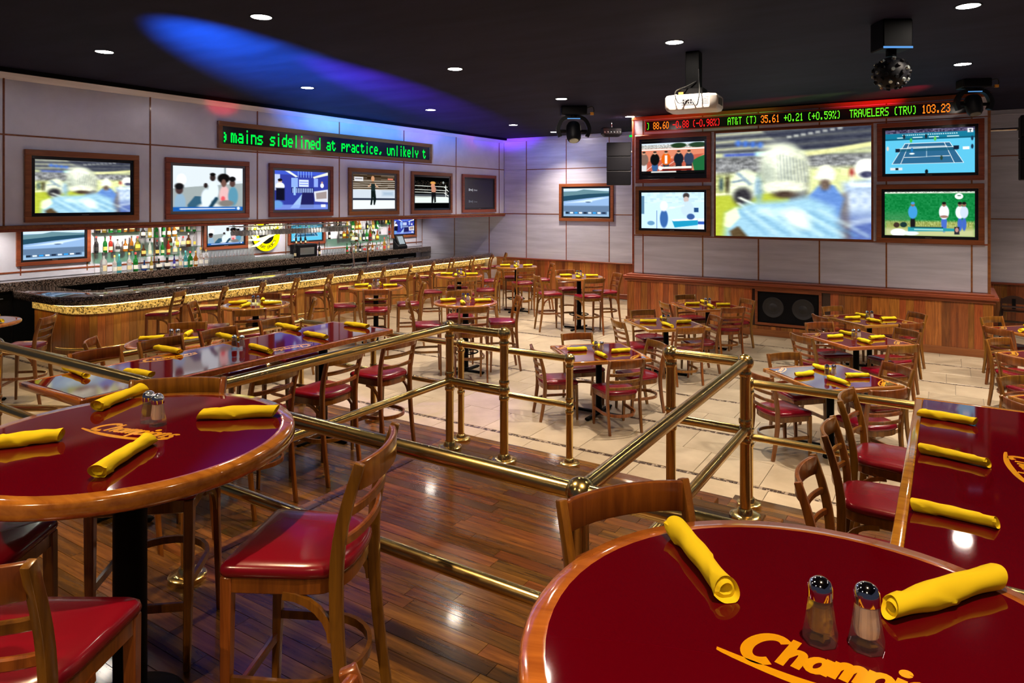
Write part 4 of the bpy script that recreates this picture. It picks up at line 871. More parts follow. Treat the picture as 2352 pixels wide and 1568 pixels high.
t = thing('cash_register', 'black touch screen cash register on the back counter', 'register', (-14.05, 15.8, 1.18), UL)
ob('base', MB().add([(-.2, -.12, 0), (.2, -.12, 0), (.2, .12, 0), (-.2, .12, 0), (-.2, -.12, .08), (.2, -.12, .08), (.2, .12, .3), (-.2, .12, .3)], [(3, 2, 1, 0), (4, 5, 6, 7), (0, 1, 5, 4), (1, 2, 6, 5), (2, 3, 7, 6), (3, 0, 4, 7)]).mesh('base', 0, .012, 1), 'black_plastic', t)
ob('head', MB().add([(-.17, -.10, .10), (.17, -.10, .10), (.17, .04, .40), (-.17, .04, .40), (-.17, -.05, .08), (.17, -.05, .08), (.17, .09, .38), (-.17, .09, .38)], [(0, 1, 2, 3), (7, 6, 5, 4), (0, 4, 5, 1), (1, 5, 6, 2), (2, 6, 7, 3), (3, 7, 4, 0)]).mesh('head', 0), 'black_plastic', t)
ob('display', MB().add([(-.12, -.086, .14), (.12, -.086, .14), (.12, .022, .37), (-.12, .022, .37)], [(0, 1, 2, 3)]).mesh('display', 0), 'ui_glow', t, (0, -.004, .002))
for i, yy in enumerate((11.98, 12.47)):
    t = thing('beer_tap', ('tall curved chrome beer tap with a broad bend' if i == 0 else 'slim upright chrome beer tap behind the bar'), 'tap', (-12.16, yy, 1.07), UL)
    if i == 0: P = [(.02, 0, 0), (.02, 0, .10), (-.01, 0, .25), (-.035, 0, .38), (-.05, 0, .46), (-.03, -.03, .51), (.0, -.07, .52), (.01, -.10, .49)]
    else: P = [(0, 0, 0), (0, 0, .2), (.005, 0, .40), (.01, -.01, .50), (.01, -.05, .54), (.01, -.09, .50)]
    ob('column', MB().tube(P, [.028, .026, .024, .022, .02, .018, .016, .014][:len(P)], 12).mesh('column', 50), 'chrome', t); ob('flange', MB().cyl(0.01, 0, 0, .02, .05, 20).mesh('flange'), 'chrome', t)
t = thing('drip_tray', 'flat steel drip tray below the beer taps', 'tray', (-12.32, 12.22, 1.07)); ob('pan', MB().box(-.1, .1, -.42, .42, 0, .012).mesh('pan', 0, .004, 1), 'chrome', t); ob('grille', MB().box(-.08, .08, -.40, .40, .012, .016).mesh('grille', 0), 'grey_plastic', t)
# ================================================================ CHAIRS
def chair_meshes(bar):
    S, Hh = (.72, 1.12) if bar else (.425, .84)
    out = []
    def bez(pts, n=10): return smooth_path3(pts, n)
    for sx in (-1, 1):
        ft = -.235 if not bar else -.25
        pts = smooth_path3([(sx * .195, ft, 0), (sx * .198, -.195, S * .55), (sx * .20, -.18, S), (sx * .205, -.205, S + (Hh - S) * .5), (sx * .21, -.265, Hh)], 3)
        n = len(pts); out.append(('back_post', MB().bar(pts, .026, [.034 + .012 * math.sin(math.pi * i / (n - 1)) for i in range(n)]).mesh('back_post', 40, .005, 2), 'chair_wood'))
        out.append(('leg', MB().bar([(sx * .190, .215, 0), (sx * .195, .205, S * .6), (sx * .197, .20, S)], [.026, .036, .040], [.026, .036, .040]).mesh('leg', 40, .004, 1), 'chair_wood'))
    # seat outline: straight front, rounded back
    def outline(k):
        f, b_ = .222, .205
        q = [(f - .035, .225), (f - .012, .219), (f - .002, .205), (f, .185), (b_ + .006, .0), (b_ + .002, -.07), (b_ - .012, -.135), (b_ - .05, -.182), (.10, -.203), (.04, -.211)]
        q = q + [(-x, y) for x, y in q[::-1]]; return [(x * k, y * k) for x, y in q]
    out.append(('seat_frame', MB().loft([[(x, y, z) for x, y in outline(k)] for k, z in ((.93, S - .055), (.955, S - .05), (.955, S))]).mesh('seat_frame', 40), 'chair_wood'))
    out.append(('cushion', MB().loft([[(x, y, z) for x, y in outline(k)] for k, z in ((.95, S), (1.0, S + .006), (1.015, S + .020), (1.0, S + .034), (.955, S + .044), (.8, S + .050), (.4, S + .054), (.02, S + .055))]).mesh('cushion', 50), 'vinyl_red'))
    def curve(z, yo, bow, half): return [(half * math.sin(R(a)) / math.sin(R(50)), yo - bow * (math.cos(R(a)) - math.cos(R(50))) / (1 - math.cos(R(50))), z) for a in range(-50, 51, 10)]
    def ypost(z): t = (z - S) / (Hh - S); return -.18 - .03 * t - .055 * t * t
    out.append(('top_rail', MB().strap(curve(Hh - .048, ypost(Hh - .04), .045, .200), .022, .092).mesh('top_rail', 40, .006, 2), 'chair_wood'))
    zs = [S + .13, S + .23] if bar else [S + .085, S + .165, S + .245]
    for z in zs: out.append(('slat', MB().strap(curve(z, ypost(z), .042, .198), .018, .034).mesh('slat', 40, .005, 1), 'chair_wood'))
    zh = .36 if bar else .20
    U = [(-.193, .20), (-.194, .05)] + [(.194 * math.sin(R(a)), -.03 - .19 * math.cos(R(a))) for a in range(-90, 91, 15)] + [(.194, .05), (.193, .20)]
    out.append(('hoop_stretcher', MB().strap([(x, y, zh) for x, y in U], .016, .032).mesh('hoop_stretcher', 40), 'chair_wood'))
    if bar:
        out.append(('footrest', MB().box(-.19, .19, .200, .222, .255, .290).mesh('footrest', 0, .004, 1), 'chair_wood'))
        for sx in (-1, 1):
            A = [(sx * .198, -.165 + .17 * (1 - math.cos(R(a))), S - .20 + .145 * math.sin(R(a))) for a in range(0, 91, 15)]
            out.append(('brace', MB().bar(A, .016, .026).mesh('brace', 40), 'chair_wood'))
    return out
def smooth_path3(P, n):
    out = []
    for i in range(len(P) - 1):
        p0, p1, p2, p3 = P[max(i - 1, 0)], P[i], P[i + 1], P[min(i + 2, len(P) - 1)]
        for k2 in range(n):
            t = k2 / n; out.append(tuple(.5 * (2 * p1[j] + (p2[j] - p0[j]) * t + (2 * p0[j] - 5 * p1[j] + 4 * p2[j] - p3[j]) * t * t + (3 * p1[j] - p0[j] - 3 * p2[j] + p3[j]) * t ** 3) for j in (0, 1, 2)))
    out.append(tuple(P[-1])); return out
CHB, CHD = chair_meshes(True), chair_meshes(False)
def chair(bar, x, y, z, face, label, group):           # face = heading in degrees the sitter looks to; (x, y) is the seat centre
    t = thing('bar_chair' if bar else 'dining_chair', label, 'chair', (x, y, z), R(face - 90), group)
    for nm, me, mt in (CHB if bar else CHD): ob(nm, me, mt, t)
    return t
# ================================================================ TABLES
def table_meshes():
    T = {}
    def round_top(r, th=.042):
        rim = MB().lathe([(r - .055, .0), (r - .012, .0), (r - .002, .008), (r, .02), (r - .002, th - .010), (r - .010, th - .001), (r - .055, th)], 64)
        v = rim.mesh('rim', 50); top = MB().lathe([(r - .056, .006), (r - .0551, th), (.0001, th + .0002)], 64).mesh('top', 50); return v, top
    def square_top(w, h, th=.042):
        a, b_ = w / 2, h / 2; e = .05; rim = MB()
        for z0, z1 in ((0, th),): rim.box(-a, a, -b_, -b_ + e, z0, z1); rim.box(-a, a, b_ - e, b_, z0, z1); rim.box(-a, -a + e, -b_ + e, b_ - e, z0, z1); rim.box(a - e, a, -b_ + e, b_ - e, z0, z1)
        return rim.mesh('rim', 40, .009, 2), MB().box(-a + e, a - e, -b_ + e, b_ - e, .004, th + .0002).mesh('top', 0)
    T['round'] = round_top(.49); T['big'] = round_top(.615, .06); T['square'] = square_top(.97, .97); T['long'] = square_top(.90, 3.12, .05)
    T['base'] = MB().box(-.34, .34, -.028, .028, .008, .035).box(-.028, .028, -.34, .34, .008, .035).mesh('foot_cross', 0, .008, 1)
    T['pad'] = MB().cyl(0, 0, 0, .012, .022, 12).mesh('foot_pad')
    T['colL'] = MB().tube([(0, 0, .03), (0, 0, .06), (0, 0, .07), (0, 0, .74)], [.055, .05, .038, .038], 20).mesh('column')
    T['colH'] = MB().tube([(0, 0, .03), (0, 0, .06), (0, 0, .07), (0, 0, 1.05)], [.06, .055, .045, .045], 20).mesh('column'); T['colX'] = MB().tube([(0, 0, .03), (0, 0, .06), (0, 0, .07), (0, 0, 1.04)], [.075, .07, .06, .06], 28).mesh('column')
    T['plate'] = MB().box(-.2, .2, -.2, .2, -.012, 0).mesh('mounting_plate', 0)
    ring = MB().tube([(.19 * math.cos(R(a)), .19 * math.sin(R(a)), .30) for a in range(0, 360, 15)], .011, 8, False, True)
    for a in (0, 90, 180, 270): ring.tube([(.04 * math.cos(R(a)), .04 * math.sin(R(a)), .30), (.19 * math.cos(R(a)), .19 * math.sin(R(a)), .30)], .008, 6)
    T['ring'] = ring.mesh('foot_ring', 50); return T
TB = table_meshes()
def pedestal(t, col, dx=0, dy=0, ring=False, ztop=0, rz=0):
    ob('foot_cross', TB['base'], 'black_metal', t, (dx, dy, 0), rz); ob('column', TB[col], 'black_metal', t, (dx, dy, 0)); ob('mounting_plate', TB['plate'], 'black_metal', t, (dx, dy, ztop))
    for a in (0, 90, 180, 270): ob('foot_pad', TB['pad'], 'black_metal', t, (dx + .31 * math.cos(R(a) + rz), dy + .31 * math.sin(R(a) + rz), 0))
    if ring: ob('foot_ring', TB['ring'], 'black_metal', t, (dx, dy, 0))
def round_table(x, y, z, label, big=False, rz=0):
    t = thing('round_table', label, 'table', (x, y, z), rz)
    th = .06 if big else .042; h = 1.07; k2 = 'big' if big else 'round'
    if big:
        ob('base_disc', MB().lathe([(.0001, 0), (.20, 0), (.20, .012), (.185, .02), (.09, .035), (.0001, .036)], 36).mesh('base_disc', 40), 'black_metal', t); ob('column', TB['colX'], 'black_metal', t); ob('mounting_plate', TB['plate'], 'black_metal', t, (0, 0, h - th))
    else: pedestal(t, 'colH', 0, 0, True, h - th)
    ob('rim', TB[k2][0], 'rim_wood', t, (0, 0, h - th)); ob('top', TB[k2][1], 'table_red', t, (0, 0, h - th)); return t
def square_table(x, y, label, rz):
    t = thing('square_table', label, 'table', (x, y, 0), rz); pedestal(t, 'colL', 0, 0, False, .718, R(45))
    ob('rim', TB['square'][0], 'rim_wood', t, (0, 0, .718)); ob('top', TB['square'][1], 'table_red', t, (0, 0, .718))
    logo(t, -.42, .26, .7605, .26, R(45)); logo(t, .42, -.26, .7605, .26, R(225)); return t
# ---- napkins and shakers
def napkin_mesh(seed, spiral):
    rn = random.Random(seed); L, r = .30, .026; m = MB(); n = 28; N = 26; rings = []
    ph = rn.uniform(0, 6)
    for j in range(N):
        x = -L / 2 + L * j / (N - 1); t = j / (N - 1)
        rr = r * (1 + .10 * math.sin(5 * t + ph) + .06 * math.sin(11 * t + ph * 2)); wrap = 2 * math.pi * (1.1 * t + .2) + ph
        bx = .010 * math.sin(3.1 * t + ph); ring = []
        for k2 in range(n):
            a = 2 * math.pi * k2 / n; dlt = (a - wrap) % (2 * math.pi)
            q = rr * (1.0 + .20 * math.exp(-dlt * 2.6) + .035 * math.sin(3 * a + 9 * t + ph) + .05 * math.sin(a * 2 - 14 * t + ph) * math.sin(6 * t))
            ring.append((x + (.012 * math.cos(a + ph) if j in (0, N - 1) else 0), bx + q * 1.06 * math.cos(a), max(0.001, r * .93 + q * .93 * math.sin(a))))
        rings.append(ring)
    m.loft(rings, False)
    # rolled ends: spiral layers of cloth set back into the roll
    for sgn, j in ((-1, 0), (1, N - 1)):
        c = (sum(p[0] for p in rings[j]) / n, sum(p[1] for p in rings[j]) / n, sum(p[2] for p in rings[j]) / n)
        inner = [(c[0] - sgn * .012 + (p[0] - c[0]) * .6, c[1] + (p[1] - c[1]) * .86, c[2] + (p[2] - c[2]) * .86) for p in rings[j]]
        m.loft([rings[j], inner], False); i2 = [(c[0] - sgn * .004, c[1] + (p[1] - c[1]) * .62, c[2] + (p[2] - c[2]) * .62) for p in inner]
        m.loft([inner, i2], False); i3 = [(c[0] - sgn * .016, c[1] + (p[1] - c[1]) * .45, c[2] + (p[2] - c[2]) * .45) for p in i2]
        m.loft([i2, i3], False); m.add(i3, [tuple(range(n))])
    return m.mesh('napkin', 42)
NAP = [napkin_mesh(i, True) for i in range(4)]
def napkin(x, y, z, ang, label, group, L=1.0):
    o = tag(ob('napkin', NAP[int(abs(x * 37 + y * 11) * 10) % 4], 'napkin', None, (x, y, z), ang), label, 'napkin', group); o.scale = (L, 1, 1); return o
def napkin_px(p, q, z, label, group):
    (x0, y0), (x1, y1) = px(*p, z), px(*q, z); L = math.hypot(x1 - x0, y1 - y0)
    return napkin((x0 + x1) / 2, (y0 + y1) / 2, z, math.atan2(y1 - y0, x1 - x0), label, group, L / .30)
SG = MB(); cc = math.cos(R(22.5)); 
SG.lathe([(.0001, .0), (.025, .0), (.027, .004), (.027, .014), (.0235, .030), (.0185, .066), (.0172, .072), (.0155, .072), (.0165, .066), (.0205, .034), (.018, .020), (.0001, .020)], 8)
SHK = {'body': SG.mesh('glass_body', 30), 'fill': MB().lathe([(.0001, .0205), (.0175, .0208), (.0198, .034), (.0168, .058), (.0001, .0585)], 12).mesh('contents', 40), 'fill_full': MB().lathe([(.0001, .0205), (.0175, .0208), (.0198, .034), (.016, .067), (.0001, .0675)], 12).mesh('contents', 40),
       'cap': MB().lathe([(.0195, .069), (.0195, .080), (.019, .086), (.0155, .094), (.008, .099), (.0001, .1005)], 20).mesh('cap', 50)}
def shakers(x, y, z, where, ang=0, gap=.07, sc=1.25):
    for i, (nm, mt) in enumerate((('pepper', 'pepper'), ('salt', 'salt'))):
        dx, dy = (i - .5) * gap * math.cos(ang), (i - .5) * gap * math.sin(ang)
        t = thing(nm + '_shaker', 'glass %s shaker with chrome cap %s' % (nm, where), 'shaker', (x + dx, y + dy, z), ang); t.scale = (sc, sc, sc * 1.03)
        ob('glass_body', SHK['body'], 'clear_glass', t); ob('contents_' + nm, SHK['fill' if i == 0 else 'fill_full'].copy(), mt, t); ob('cap', SHK['cap'], 'chrome', t)
# ---------------------------------------------------------------- place tables and chairs on the main floor
SIDE = {45: 'screen wall and outer side', 135: 'screen wall and bar side', 225: 'railing and bar side', 315: 'railing and outer side'}
def set_table(x, y, z, tl, bar, dist, dirs=(45, 135, 225, 315), off=0, nap=True, ht=None, jit=4):
    rj = random.Random(int(abs(x * 100 + y * 37)))
    for a in dirs:
        aa = a + off + rj.uniform(-jit, jit); dd = dist + rj.uniform(-.03, .04)
        chair(bar, x + dd * math.cos(R(aa)), y + dd * math.sin(R(aa)), z, aa + 180 + rj.uniform(-6, 6),
              '%s at %s, on %s' % ('tall red-seat chair' if bar else 'low red-seat chair', tl, SIDE[a]), 'chairs at ' + tl)
    h = z + (ht or (1.07 if bar else .7603))
    if nap:
        for a in (45, 135, 225, 315):
            aa = R(a + off + rj.uniform(-6, 6)); r_ = .25; lx = -.09
            napkin(x + r_ * math.cos(aa) - lx * math.sin(aa), y + r_ * math.sin(aa) + lx * math.cos(aa), h + .0005, aa + R(rj.uniform(-12, 12)), 'rolled yellow cloth napkin lying on ' + tl, 'napkins on ' + tl, .82)
        shakers(x, y, h + .0005, 'on ' + tl, ANG, .072, 1.25)
rows = ('first', 'second', 'third')
for cx, cn in ((-3.63, 'bar-side'), (-1.06, 'middle-column'), (1.15, 'outer-column')):
    for ri, cy in enumerate((7.70, 10.07, 12.2) if cx < -3 else (7.92, 10.30, 12.12) if cx < 0 else (8.05, 10.3, 12.3)):
        tl = '%s %s square table from railing' % (rows[ri], cn)
        square_table(cx, cy, 'red topped pedestal table, ' + tl, R(45)); set_table(cx, cy, 0, tl, False, .56)
RT = [(-8.76, 6.64, 'first round table along bar'), (-8.76, 9.2, 'second round table along bar'), (-8.66, 11.57, 'third round table along bar'), (-8.68, 13.86, 'fourth round table along bar'),
      (-6.75, 4.42, 'round table beside left dining bay'), (-6.27, 8.54, 'round table beyond railing corner post'), (-6.4, 12.63, 'round table beside screen wall'), (-10.46, 3.73, 'round table off bar end')]
for i, (x, y, tl) in enumerate(RT):
    if i == 4: x, y = -7.22, 4.42
    round_table(x, y, 0, 'red topped bar-height ' + tl)
    set_table(x, y, 0, tl, True, .60, (45, 135, 225, 315) if i not in (4, 7) else (135, 225) if i == 4 else (45, 225))
# bar stools along the bar
ST = [6.72, 7.53, 8.31, 9.16, 10.0, 10.84, 11.62, 12.5, 13.32, 14.19, 15.05, 15.92, 16.72]
nth = 'first second third fourth fifth sixth seventh eighth ninth tenth eleventh twelfth thirteenth'.split()
for i, y in enumerate(ST): chair(True, -11.02 + .03 * ((i * 7) % 3 - 1), y - .13, 0, 222 + ((i * 13) % 17 - 8), 'tall ladder-back chair at the bar front, %s from the rounded end' % nth[i], 'tall chairs along the bar')
# ================================================================ PLATFORM FURNITURE
tl, tr = 'the large round table at the walkway rail', 'the large round table beside the right dining bay'
LX, LY, RX0, RY0 = -2.70, 1.47, -.205, 1.49
a = round_table(LX, LY, P1, 'big round red table with oak rim beside the walkway rail, four napkins', True)
b = round_table(RX0, RY0, P1, 'big round red table with oak rim, two large shakers on it', True, R(20))
ZT = P1 + 1.0703
def plane_logo(parent, p, q, L=None):
    (x0, y0), (x1, y1) = px(*p, ZT), px(*q, ZT); ang = math.atan2(y1 - y0, x1 - x0); Lq = L or math.hypot(x1 - x0, y1 - y0)
    v = Vector((x0, y0, 0)) - parent.location; v.z = 0; v.rotate(Matrix.Rotation(-parent.rotation_euler.z, 3, 'Z'))
    logo(parent, v.x, v.y, 1.0706, Lq, ang - parent.rotation_euler.z)
plane_logo(a, (206, 984), (388, 1007)); plane_logo(b, (1692, 1497), (2070, 1597), .425)
for p, q, w_ in (((228, 945), (322, 902), 'behind the shakers'), ((462, 962), (632, 958), 'nearest the walkway'), ((-10, 1030), (140, 1014), 'far from the shakers'), ((230, 1100), (335, 1022), 'touching the logo')): napkin_px(p, q, ZT, 'rolled yellow napkin %s on the big walkway table' % w_, 'napkins on ' + tl)
for p, q, w_ in (((1545, 1232), (1680, 1378), 'near the tall chair'), ((2035, 1415), (2300, 1352), 'beside the salt shaker')): napkin_px(p, q, ZT, 'rolled yellow napkin %s on the big shaker table' % w_, 'napkins on ' + tr)
x, y = px(352, 972, ZT); shakers(x, y, ZT, 'on the big walkway table', ANG - R(35), .072, 1.25)
x, y = px(1937, 1478, ZT); shakers(x, y, ZT, 'on the big round table without a rail', ANG - R(14), .088, 1.28)
for x, y, fc, lb in ((-1.965, 1.715, 206, 'tall red-seat chair between walkway rail and big round table'), (-2.17, .88, 122, 'tall dark red-seat chair at big walkway table, back to platform'),
                     (-2.95, 1.0, 37, 'tall red-seat chair tucked under bar side of big walkway table'), (-3.0, 1.76, -50, 'tall orange wood chair between railing and big walkway table'),
                     (-.61, 1.77, -36, 'tall chair with back to walkway corner post at big shaker table'), (-.60, .93, 42, 'tall chair with back to platform at big shaker table')):
    chair(True, x, y, P1, fc, lb, 'tall chairs on the platform')
# ---- long tables in the bays
def long_table(x, y, label):
    t = thing('long_table', label, 'table', (x, y, P0))
    for dy in (-1.0, 1.0): pedestal(t, 'colH', 0, dy, False, 1.02)
    ob('rim', TB['long'][0], 'rim_wood', t, (0, 0, 1.02)); ob('top', TB['long'][1], 'table_red', t, (0, 0, 1.02)); return t
LL = long_table(-5.43, 3.93, 'long red topped bar-height table in the left dining bay'); ZL = P0 + 1.0706
RL = long_table(.25, 3.97, 'long red topped bar-height table in the right dining bay')
logo(LL, .30, .55, 1.0708, .45, R(-100)); logo(LL, -.3, -.7, 1.0708, .45, R(80)); logo(RL, .02, .55, 1.0708, .5, R(-78))
n1, n2 = 'the long table in the left dining bay', 'the long table in the right dining bay'
for p, q in (((360, 803), (412, 814)), ((502, 773), (545, 786)), ((577, 801), (622, 812)), ((638, 749), (684, 761)), ((703, 770), (748, 780)), ((796, 747), (842, 755)), ((150, 850), (200, 868)), ((292, 857), (345, 868))): napkin_px(p, q, ZL, 'rolled yellow cloth napkin lying on ' + n1, 'napkins on ' + n1)
for p, q in (((2112, 955), (2240, 978)), ((2116, 1040), (2270, 1073)), ((2098, 1172), (2290, 1212))): napkin_px(p, q, ZL, 'rolled yellow cloth napkin lying on ' + n2, 'napkins on ' + n2)
x, y = px(547, 800, ZL); shakers(x, y, ZL, 'on ' + n1, ANG, .07, 1.2)
for i, y in enumerate((5.02, 4.28, 3.56, 2.84)): chair(True, -4.70, y, P0, 180 + (i * 5 % 7 - 3), 'tall chair on walkway side of left bay long table, %s from steps' % nth[i], 'chairs at ' + n1)
for i, y in enumerate((5.06, 4.36, 3.74, 3.14, 2.62)[:4]): chair(True, -6.08, y, P0, 0 + (i * 5 % 7 - 3), 'tall chair on bar side of left bay long table, %s from floor edge' % nth[i], 'chairs at ' + n1)
for i, y in enumerate((5.14, 4.38, 3.62)): chair(True, -.33, y, P0, 0 + (i * 5 % 7 - 3), 'tall bright red-seat chair at right bay long table, %s from floor edge' % nth[i], 'chairs at ' + n2)
# ================================================================ BRASS RAILINGS
BALL = MB().ball((0, 0, 0), .052, 20, 14).mesh('ball_joint', 60); BALLS = MB().ball((0, 0, 0), .043, 18, 12).mesh('ball_joint', 60)
FLG = MB().lathe([(.0001, 0), (.095, 0), (.095, .024), (.088, .03), (.05, .032), (.044, .06), (.038, .066), (.0001, .066)], 28).mesh('floor_flange', 40); COLR = MB().lathe([(.036, 0), (.039, .004), (.039, .026), (.036, .03)], 20).mesh('collar', 40)
RH, RM, RR = .975, .548, .032
def post(t, x, y, z, h=RH, m=RM, ball=True, r=RR):
    k2 = ('post', h); ob('post', MB().tube([(0, 0, .03), (0, 0, h - .02)], r, 18).mesh('post', 50), 'brass', t, (x, y, z)); ob('floor_flange', FLG, 'brass', t, (x, y, z)); ob('ball_joint', BALL, 'brass', t, (x, y, z + h))
    ob('ball_joint', BALLS, 'brass', t, (x, y, z + m)); ob('collar', COLR, 'brass', t, (x, y, z + h - .085)); ob('collar', COLR, 'brass', t, (x, y, z + m + .045)); ob('collar', COLR, 'brass', t, (x, y, z + m - .075))
def rail(t, p, q, name='rail', r=RR): ob(name, MB().tube([p, q], r, 18).mesh(name, 50), 'brass', t)
def run(t, pts, z):
    for (x0, y0), (x1, y1) in zip(pts[:-1], pts[1:]): rail(t, (x0, y0, z + RH), (x1, y1, z + RH), 'top_rail'); rail(t, (x0, y0, z + RM), (x1, y1, z + RM), 'middle_rail', .028)
YR, XL, XR, YP1 = 2.14, -3.38, -1.08, 4.39
t = thing('platform_railing', 'thick brass railing around the platform and walkway', 'railing')
run(t, [(-5.66, YR), (XL, YR), (XR, YR), (2.4, YR)], P1); run(t, [(XL, YR), (XL, YP1), (-2.86, YP1)], P1); run(t, [(XR, YR), (XR, YP1 + .03), (-1.56, YP1 + .03)], P1)
for x, y in ((-5.66, YR), (XL, YR), (XR, YR), (2.4, YR), (XL, YP1), (-2.86, YP1), (XR, YP1 + .03), (-1.56, YP1 + .03)): post(t, x, y, P1)
t = thing('bay_railing', 'brass railing around the left dining bay', 'railing')
run(t, [(-2.95, 5.63), (-4.19, 5.63), (-5.4, 5.63), (-6.58, 5.63), (-6.58, 4.4), (-6.62, 3.16)], P0)
for x, y in ((-2.95, 5.63), (-4.19, 5.63), (-5.4, 5.63), (-6.58, 5.63), (-6.58, 4.4), (-6.62, 3.16)): post(t, x, y, P0)
rail(t, (-5.70, 2.18, P1 + RH - .03), (-6.62, 3.16, P0 + RH), 'sloping_rail'); rail(t, (-5.70, 2.18, P1 + RM - .03), (-6.62, 3.16, P0 + RM), 'sloping_rail', .028)
t = thing('bay_railing', 'brass railing along the front of the right dining bay', 'railing')
run(t, [(-1.35, 5.65), (.6, 5.65), (2.6, 5.65)], P0)
for x, y in ((-1.35, 5.65), (.6, 5.65), (2.6, 5.65)): post(t, x, y, P0)
# ================================================================ SCREEN WALL BITS
t = thing('subwoofer', 'black twin subwoofer set into the wooden base', 'speaker', (-2.605, YP, .21))
ob('frame', frame_mb(1.20, .70, .05, -.022, .0).mesh('frame', 0, .005, 1), 'trim_wood', t); ob('cabinet', MB().box(-.55, .55, .015, .03, .05, .65).mesh('cabinet', 0), 'black_plastic', t)
for x in (-.27, .27):
    ob('cone', MB().lathe([(.20, 0), (.19, .012), (.17, .006), (.09, -.01), (.08, .0), (.0001, .012)], 28).mesh('cone', 40), 'speaker_cone', t, (x, .012, .35)).rotation_euler = (R(90), 0, 0)
t = thing('high_chair', 'dark wooden high chair with arched back beside the screen wall', 'chair', (1.05, 16.3, 0), R(180))
for sx in (-1, 1):
    ob('leg', MB().bar([(sx * .24, .22, 0), (sx * .19, .12, .55)], .03, .03).mesh('leg', 40, .004, 1), 'dark_wood', t); ob('leg', MB().bar([(sx * .25, -.22, 0), (sx * .2, -.14, .55), (sx * .19, -.17, .72)], .03, .03).mesh('leg', 40, .004, 1), 'dark_wood', t)
ob('arched_back', MB().add([(.22 * math.cos(R(a)), y_, .62 + .16 * math.sin(R(a))) for y_ in (-.17, -.15) for a in range(0, 181, 15)], [tuple(range(13)), tuple(range(25, 12, -1))] + [(i, i + 1, 14 + i, 13 + i) for i in range(12)] + [(12, 0, 13, 25)]).mesh('arched_back', 30), 'dark_wood', t)
ob('seat', MB().box(-.2, .2, -.15, .14, .50, .53).mesh('seat', 0, .008, 1), 'dark_wood', t); ob('tray', MB().box(-.22, .22, .14, .30, .60, .62).mesh('tray', 0, .01, 1), 'dark_wood', t); ob('crossbar', MB().box(-.22, .22, -.2, -.18, .25, .29).mesh('crossbar', 0, .004, 1), 'dark_wood', t); ob('strap', MB().box(-.03, .03, -.15, -.145, .53, .72).mesh('strap', 0), 'black_plastic', t)
t = thing('lit_sign', 'small green lit sign high on the far wall beside the screen wall', 'sign', (-7.0, YF - .02, 4.30)); ob('housing', MB().box(-.17, .17, -.05, 0, 0, .13).mesh('housing', 0, .005, 1), 'white_plastic', t); ob('lit_face', MB().box(-.155, .155, -.053, -.05, .012, .118).mesh('lit_face', 0), 'led_green', t)
# ================================================================ CEILING EQUIPMENT
GRID = [(-8.85, 4.5), (-5.85, 4.5), (-8.85, 7.7), (-5.85, 7.72), (-2.71, 7.8), (.15, 7.85), (-8.88, 10.9), (-5.93, 11.0), (.15, 11.13), (-8.93, 14.12), (-8.91, 16.13), (-5.9, 14.1),
        (3.1, 14.1), (-2.7, 4.6), (.15, 4.6), (-5.85, 1.3), (-2.75, 1.4), (.15, 1.4), (3.1, 4.6), (3.1, 7.85), (3.1, 11.1), (-8.85, 1.3), (.3, -1.6), (-2.75, -1.7)]
LR = MB().lathe([(.118, .0), (.116, -.005), (.101, -.006), (.098, -.002)], 28, cap=False).mesh('trim_ring', 40); LG = MB().lathe([(.0001, -.003), (.100, -.003)], 28).mesh('glowing_lens', 0)
for i, (x, y) in enumerate(GRID):
    t = thing('downlight', 'round recessed ceiling downlight with glowing lens', 'downlight', (x, y, CEIL), 0, 'recessed downlights in the dark ceiling')
    ob('trim_ring', LR, 'black_metal', t); ob('glowing_lens', LG, 'lamp_glow', t)
    s = spot('downlight_beam', (x, y, CEIL - .03), (x, y, 0), DOWN_W * (1.5 if y < 0 else .58 if y < 2 else .75 if y < 5 else 1.5 if y > 10 and x > -7 else 1), (1, .70, .38) if y < 5 else (1, .84, .66), 84 if 0 < y < 5 else 118, .65 if 0 < y < 5 else 1, .04)
for y in (3.6, 5.2, 6.9, 7.7, 8.6, 9.9, 11.1, 12.3, 13.4, 14.2, 15.0, 16.2):
    t = thing('soffit_light', 'small spotlight under the soffit over the back bar', 'downlight', (-13.62, y, 2.2), 0, 'soffit lights over the back bar'); ob('trim_ring', MB().lathe([(.045, .0), (.044, -.004), (.037, -.004)], 16, cap=False).mesh('trim_ring', 40), 'black_metal', t); ob('glowing_lens', MB().lathe([(.0001, -.002), (.036, -.002)], 16).mesh('glowing_lens', 0), 'lamp_glow_small', t)
    spot('soffit_beam', (-13.62, y, 2.18), (-14.15, y, 1.2), 70, (1, .90, .78), 130, .8, .04)
for y in (6.2, 8.0, 9.5, 11.0, 12.6, 14.2, 15.8):  # unseen row added to brighten the hanging glasses and the counter top
    t = thing('soffit_light', 'small added spotlight, unseen, under the soffit over the bar counter', 'downlight', (-12.15, y, 2.2), 0, 'added soffit lights over the bar counter'); ob('trim_ring', MB().lathe([(.045, .0), (.044, -.004), (.037, -.004)], 16, cap=False).mesh('trim_ring', 40), 'black_metal', t); ob('glowing_lens', MB().lathe([(.0001, -.002), (.036, -.002)], 16).mesh('glowing_lens', 0), 'lamp_glow_small', t)
    spot('soffit_beam', (-12.15, y, 2.18), (-12.35, y, 1.0), 30, (1, .90, .78), 120, .8, .04)
